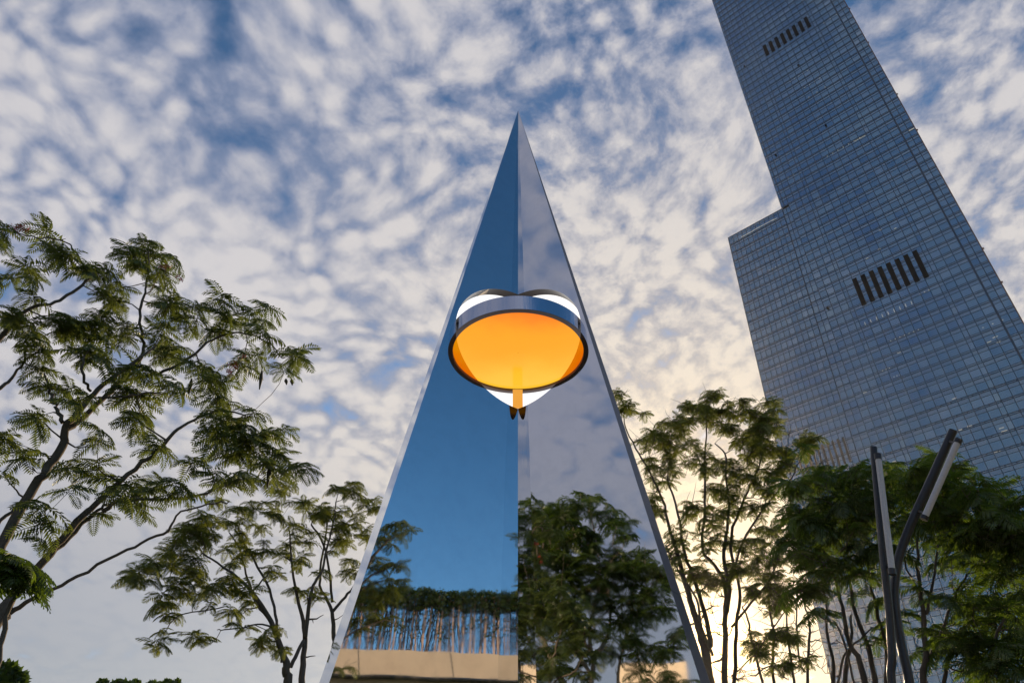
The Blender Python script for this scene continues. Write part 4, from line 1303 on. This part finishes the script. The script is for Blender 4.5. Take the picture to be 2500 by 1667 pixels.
pipe([(2185, 1700, rl - .1), (2178, 1600, rl - .1), (2172, 1500, rl - .1), (2164, 1425, rl - .12), (2155, 1340, rl - .12), (2142, 1200, rl - .12), (2133, 1092, rl - .12)], 20, 'pole_arm', ground=True)
pipe([(2234, 1720, rl + .1), (2218, 1650, rl + .1), (2198, 1560, rl + .1), (2187, 1490, rl + .1), (2184, 1430, rl + .1), (2196, 1355, rl + .1), (2228, 1270, rl + .1), (2278, 1160, rl + .1), (2327, 1051, rl + .1)], 23, 'pole_arm', ground=True)
for (a, b, rr_, wd) in (((2143, 1108, rl - .38), (2179, 1402, rl - .38), 0, 14), ((2341, 1072, rl - .12), (2255, 1268, rl - .12), 0, 15)):
    A, B = at(*a), at(*b)
    ax = (B - A)
    mb = MB()
    rt = wd / 2 * pix(A)[2] / F
    c0, c1 = A + ax * 0.05, B - ax * 0.045
    mb.tube([c0, c0.lerp(c1, .5), c1], rt, 16)
    o = mb.build('light_tube', M['tube'], lamp, smooth=False)
    for p, q in ((A, c0), (c1, B)):
        mb = MB()
        mb.tube([p, q], rt * 1.22, 16)
        mb.build('tube_cap', M['pole'], lamp)
    for f_ in (0.06, 0.93):
        p = A + ax * f_
        if a[0] < 2200:
            q = at(2143 + (2179 - 2143) * f_ - 7, 1108 + (1402 - 1108) * f_, rl - .12)
        else:
            q = at(2341 + (2255 - 2341) * f_ - 22, 1072 + (1268 - 1072) * f_ - 8, rl + .1)
        mb = MB()
        mb.tube([p, q], 0.022, 8)
        mb.build('bracket', M['pole'], lamp)

# ------------------------------------------------------------------ things behind the viewer, seen in the mirror faces
def RXL(p):
    return reflect(p, Vf, nL)


def RXR(p):
    return reflect(p, Vf, nR)


# planted roof terrace with cream parapet
rb = 30.0
vL, vR = at(700, 1585, rb), at(1330, 1623, rb)      # virtual ends of the parapet's top edge
zt = at(1000, 1603, rb).z
vR = EYE + (vR - EYE) * (rb / math.hypot(vR.x, vR.y))
cL, cR = RXL(Vector((vL.x, vL.y, 0))), RXL(Vector((vR.x, vR.y, 0)))
wu = (cR - cL).normalized()
wn_ = Vector((wu.y, -wu.x, 0))
if (Vf - cL).dot(wn_) < 0:
    wn_ = -wn_
Lw = (cR - cL).length + 2.5


def bz(s, z, out=0.0):
    return cL + wu * s + wn_ * out + Vector((0, 0, z))


ter = empty('terrace_building', tuple(cL + wu * Lw / 2))
tag(ter, 'cream building with a vine grown post screen on its roof, mirrored in the left face', 'building')
zpar = zt - 0.90
mb = MB()
mb.box(bz(-1.5, zpar, -0.35), wu * (Lw + 1.5), Vector((0, 0, zt - zpar)), wn_ * 0.35)
mb.build('parapet', M['cream'], ter)
mb = MB()
for s_ in (2.6, 6.1, 9.4):
    mb.tube([bz(s_, zt - 0.01, 0.004), bz(s_ + 0.06, zt - 0.4, 0.004), bz(s_ + 0.13, zpar, 0.004)], 0.007, 4)
tag(mb.build('joint_lines', M['wire'], ter), kind='stuff')
mb = MB()
mb.box(bz(-1.5, 0, -12), wu * (Lw + 1.5), Vector((0, 0, zpar - 0.06)), wn_ * 11.55)
mb.build('wall', M['cream'], ter)
mb = MB()
mb.box(bz(-1.5, zpar - 0.055, -12), wu * (Lw + 1.5), Vector((0, 0, 0.05)), wn_ * 12.05)
mb.build('drip_ledge', M['mullion'], ter)
for k in range(6):
    mb = MB()
    mb.box(bz(1.2 + k * 2.6, 1.2, -0.44), wu * 1.5, Vector((0, 0, 3.2)), wn_ * 0.03)
    mb.build('window', M['dark_glass'], ter)
ph = 2.25
s = 0.15
k = 0
post_pos = []
while s < Lw - 0.3:
    for ds in (0, 0.155):
        mb = MB()
        mb.box(bz(s + ds, zt, -0.28), wu * 0.075, Vector((0, 0, ph)), wn_ * 0.075)
        mb.build('post', M['post'], ter)
    post_pos.append(s)
    s += 0.45
mb = MB()
for zz in (0.55, 1.0, 1.45):
    mb.tube([bz(0, zt + zz, -0.30), bz(Lw, zt + zz, -0.30)], 0.008, 5)
tag(mb.build('cables', M['wire'], ter), kind='stuff')
mb = MB()
mb.box(bz(1.62, zt + 0.05, -0.18), wu * 0.20, Vector((0, 0, 0.42)), wn_ * 0.03)
mb.build('notice_panel', M['panel'], ter)
rng = random.Random(77)
vine = empty('vine', tuple(cL + wu * Lw / 2 + Vector((0, 0, zt))))
tag(vine, 'dark green climbing vine hanging over the top of the roof post screen', 'vine')
st_ = MB()
for k in range(420):
    s = rng.uniform(0, Lw)
    x, dep_ = s, rng.uniform(-0.42, -0.1)
    pts = []
    ztop_ = zt + ph * rng.uniform(0.8, 1.0)
    zz = zt + (0 if rng.random() < .6 else rng.uniform(0.2, 1.0))
    n_ = 9
    for j in range(n_ + 1):
        pts.append(bz(x, zz + (ztop_ - zz) * j / n_, dep_))
        x += rng.gauss(0, 0.045)
    st_.tube(pts, 0.013, 3, cap=False)
tag(st_.build('stems', M['wire'], vine), kind='stuff')
lf = MB()
for k in range(17000):
    s = rng.uniform(-1, Lw)
    hump = 0.20 * (noise.noise(Vector((s * 0.9, 1.3, 0))) + 0.5 * noise.noise(Vector((s * 2.7, 5.0, 0))))
    drop = 0.5 + 0.45 * noise.noise(Vector((s * 1.8, 9.1, 0)))
    t_ = rng.random() ** 1.15
    if rng.random() < 0.12:
        t_ = rng.uniform(0, 2.2)
    z = zt + ph + 0.22 + hump - t_ * (0.50 + drop * 0.65)
    p = bz(s, z, -0.26 + rng.gauss(0, 0.17))
    a = Vector([rng.gauss(0, 1) for _ in range(3)]).normalized() * 0.062
    b = a.orthogonal().normalized() * 0.040
    lf.quad(p - a, p + b, p + a, p - b)
tag(lf.build('vine_leaves', M['vine'], vine), kind='stuff')

rq = 23.5
tree('flame_tree', 'flame tree with warm lit leaves whose branches cross the left mirror face', 'tree',
     [[(700, 1720, rq, 26), (740, 1650, rq, 20), (790, 1560, rq, 14), (835, 1480, rq, 10), (880, 1410, rq, 8), (920, 1350, rq, 6), (950, 1320, rq, 4), (985, 1310, rq, 3)],
      [(835, 1480, rq, 8), (880, 1430, rq, 7), (930, 1395, rq, 5), (965, 1380, rq, 3)],
      [(790, 1560, rq, 9), (850, 1470, rq + .3, 8), (890, 1440, rq + .3, 6), (940, 1420, rq + .3, 3), (980, 1425, rq + .3, 2)],
      [(800, 1590, rq - .4, 6), (870, 1545, rq - .4, 5), (930, 1520, rq - .4, 3), (960, 1530, rq - .4, 2)]],
     [(880, 1350, 28, 6, rq), (905, 1320, 24, 5, rq), (950, 1295, 18, 5, rq), (975, 1288, 14, 3, rq), (1000, 1300, 8, 1, rq), (960, 1325, 20, 4, rq), (925, 1340, 22, 4, rq), (990, 1335, 8, 1, rq), (930, 1375, 22, 4, rq), (960, 1385, 20, 4, rq), (975, 1380, 10, 2, rq), (890, 1395, 24, 3, rq), (870, 1450, 30, 5, rq), (910, 1440, 26, 4, rq), (945, 1430, 22, 5, rq), (975, 1425, 14, 3, rq), (960, 1460, 18, 2, rq), (860, 1490, 34, 6, rq), (900, 1485, 30, 5, rq), (940, 1480, 24, 4, rq), (850, 1530, 30, 4, rq), (900, 1525, 30, 3, rq), (960, 1520, 26, 4, rq), (830, 1640, 16, 3, rq - .5), (855, 1635, 10, 1, rq - .5)],
     M['leaf_gold'], M['bark'], 'open', 0.80, 0.6, xf=RXL, seed=51, kc=0.75, twig_r=0.011,
     bare=((850, 1615, rq - .5), (865, 1620, rq - .5)))

rr1 = 22.0
tree('flame_tree', 'tall dense flame tree seen mirrored in the right face of the spire', 'tree',
     [[(1440, 1720, rr1, 18), (1438, 1667, rr1, 16), (1448, 1612, rr1, 13), (1440, 1540, rr1, 10), (1455, 1450, rr1, 8), (1465, 1380, rr1, 6), (1450, 1300, rr1, 4), (1440, 1230, rr1, 3)],
      [(1400, 1720, rr1 + .5, 16), (1372, 1660, rr1 + .5, 15), (1345, 1610, rr1 + .5, 14), (1325, 1560, rr1 + .5, 12), (1312, 1520, rr1 + .5, 10), (1300, 1460, rr1 + .5, 7)],
      [(1448, 1612, rr1, 10), (1480, 1540, rr1, 8), (1485, 1460, rr1, 7), (1475, 1400, rr1, 5), (1500, 1340, rr1, 3)],
      [(1510, 1720, rr1 + .5, 12), (1505, 1640, rr1 + .5, 9), (1530, 1540, rr1 + .5, 6), (1550, 1450, rr1 + .5, 4)],
      [(1438, 1640, rr1, 9), (1400, 1560, rr1, 8), (1370, 1450, rr1, 6), (1365, 1380, rr1, 4)],
      [(1448, 1600, rr1, 8), (1410, 1520, rr1 + .4, 7), (1398, 1440, rr1 + .4, 5)]],
     [(1300, 1240, 24, 7, rr1), (1325, 1240, 16, 4, rr1), (1370, 1240, 26, 8, rr1), (1405, 1225, 24, 8, rr1), (1435, 1208, 14, 4, rr1), (1452, 1208, 8, 2, rr1), (1330, 1280, 34, 12, rr1), (1400, 1265, 34, 12, rr1), (1450, 1245, 24, 5, rr1), (1490, 1245, 18, 5, rr1), (1515, 1250, 18, 5, rr1), (1505, 1270, 22, 6, rr1), (1530, 1300, 14, 4, rr1), (1445, 1300, 34, 12, rr1), (1375, 1310, 40, 18, rr1), (1315, 1330, 36, 14, rr1), (1480, 1350, 34, 12, rr1), (1425, 1360, 44, 20, rr1), (1350, 1370, 44, 20, rr1), (1560, 1345, 18, 5, rr1), (1570, 1370, 20, 6, rr1), (1540, 1370, 26, 8, rr1), (1500, 1385, 36, 14, rr1), (1600, 1385, 16, 5, rr1), (1615, 1395, 14, 4, rr1), (1300, 1400, 30, 10, rr1), (1440, 1420, 44, 16, rr1), (1380, 1430, 44, 16, rr1), (1545, 1420, 36, 12, rr1), (1600, 1430, 26, 7, rr1), (1320, 1450, 36, 12, rr1), (1490, 1450, 40, 12, rr1), (1420, 1480, 44, 12, rr1), (1350, 1500, 40, 12, rr1), (1620, 1470, 20, 5, rr1), (1580, 1480, 34, 10, rr1), (1520, 1500, 36, 9, rr1), (1450, 1530, 34, 7, rr1), (1390, 1540, 34, 8, rr1), (1300, 1520, 26, 5, rr1), (1590, 1540, 34, 8, rr1), (1640, 1530, 22, 5, rr1), (1540, 1570, 34, 6, rr1), (1350, 1590, 34, 7, rr1), (1480, 1590, 34, 5, rr1), (1620, 1600, 30, 7, rr1), (1400, 1620, 34, 5, rr1), (1300, 1600, 28, 6, rr1), (1570, 1640, 34, 5, rr1), (1650, 1640, 26, 5, rr1), (1310, 1650, 26, 6, rr1)],
     M['leaf_dark'], M['bark_tan'], 'dense', 0.95, 1.3, xf=RXR, seed=61, kc=0.58, twig_r=0.014, stub=1,
     bare=((1500, 1620, rr1), (1560, 1600, rr1), (1600, 1560, rr1), (1460, 1640, rr1), (1540, 1630, rr1)))
# cream tower block behind that tree
blk = empty('apartment_block', tuple(RXR(at(1500, 1667, 75))[:2]) + (0,))
tag(blk, 'sunlit tan apartment block behind the tree mirrored in the right face', 'building')
c = Vector(blk.location)
away = (Vector((c.x, c.y, 0)) - Vf).normalized()
sd = Vector((away.y, -away.x, 0))
hb = at(1500, 1610, 75).z
mb = MB()
mb.box(c - sd * 7, sd * 6.6, Vector((0, 0, hb)), away * 9)
mb.build('wall', M['cream'], blk)
for iz in range(int(hb / 3.1)):
    for ix in range(2):
        mb = MB()
        o_ = c - sd * 6.4 + sd * (3.0 * ix) + Vector((0, 0, 1.0 + 3.1 * iz)) - away * 0.03
        mb.box(o_, sd * 1.6, Vector((0, 0, 1.5)), away * 0.02)
        mb.build('window', M['dark_glass'], blk)

# ------------------------------------------------------------------ haze added to imitate glare and glow round the sun: a closed box of even, thin air
m, t = material('glare_haze_air')
pv = t.n('ShaderNodeVolumePrincipled')
pv.inputs['Color'].default_value = (1.0, 0.93, 0.84, 1)
pv.inputs['Density'].default_value = 0.00008
pv.inputs['Anisotropy'].default_value = 0.84
o = t.n('ShaderNodeOutputMaterial')
t.l(pv.outputs[0], o.inputs['Volume'])
mb = MB()
mb.box((-460, -460, -1), (920, 0, 0), (0, 920, 0), (0, 0, ZTOP + 5))
tag(mb.build('haze', m), kind='stuff')
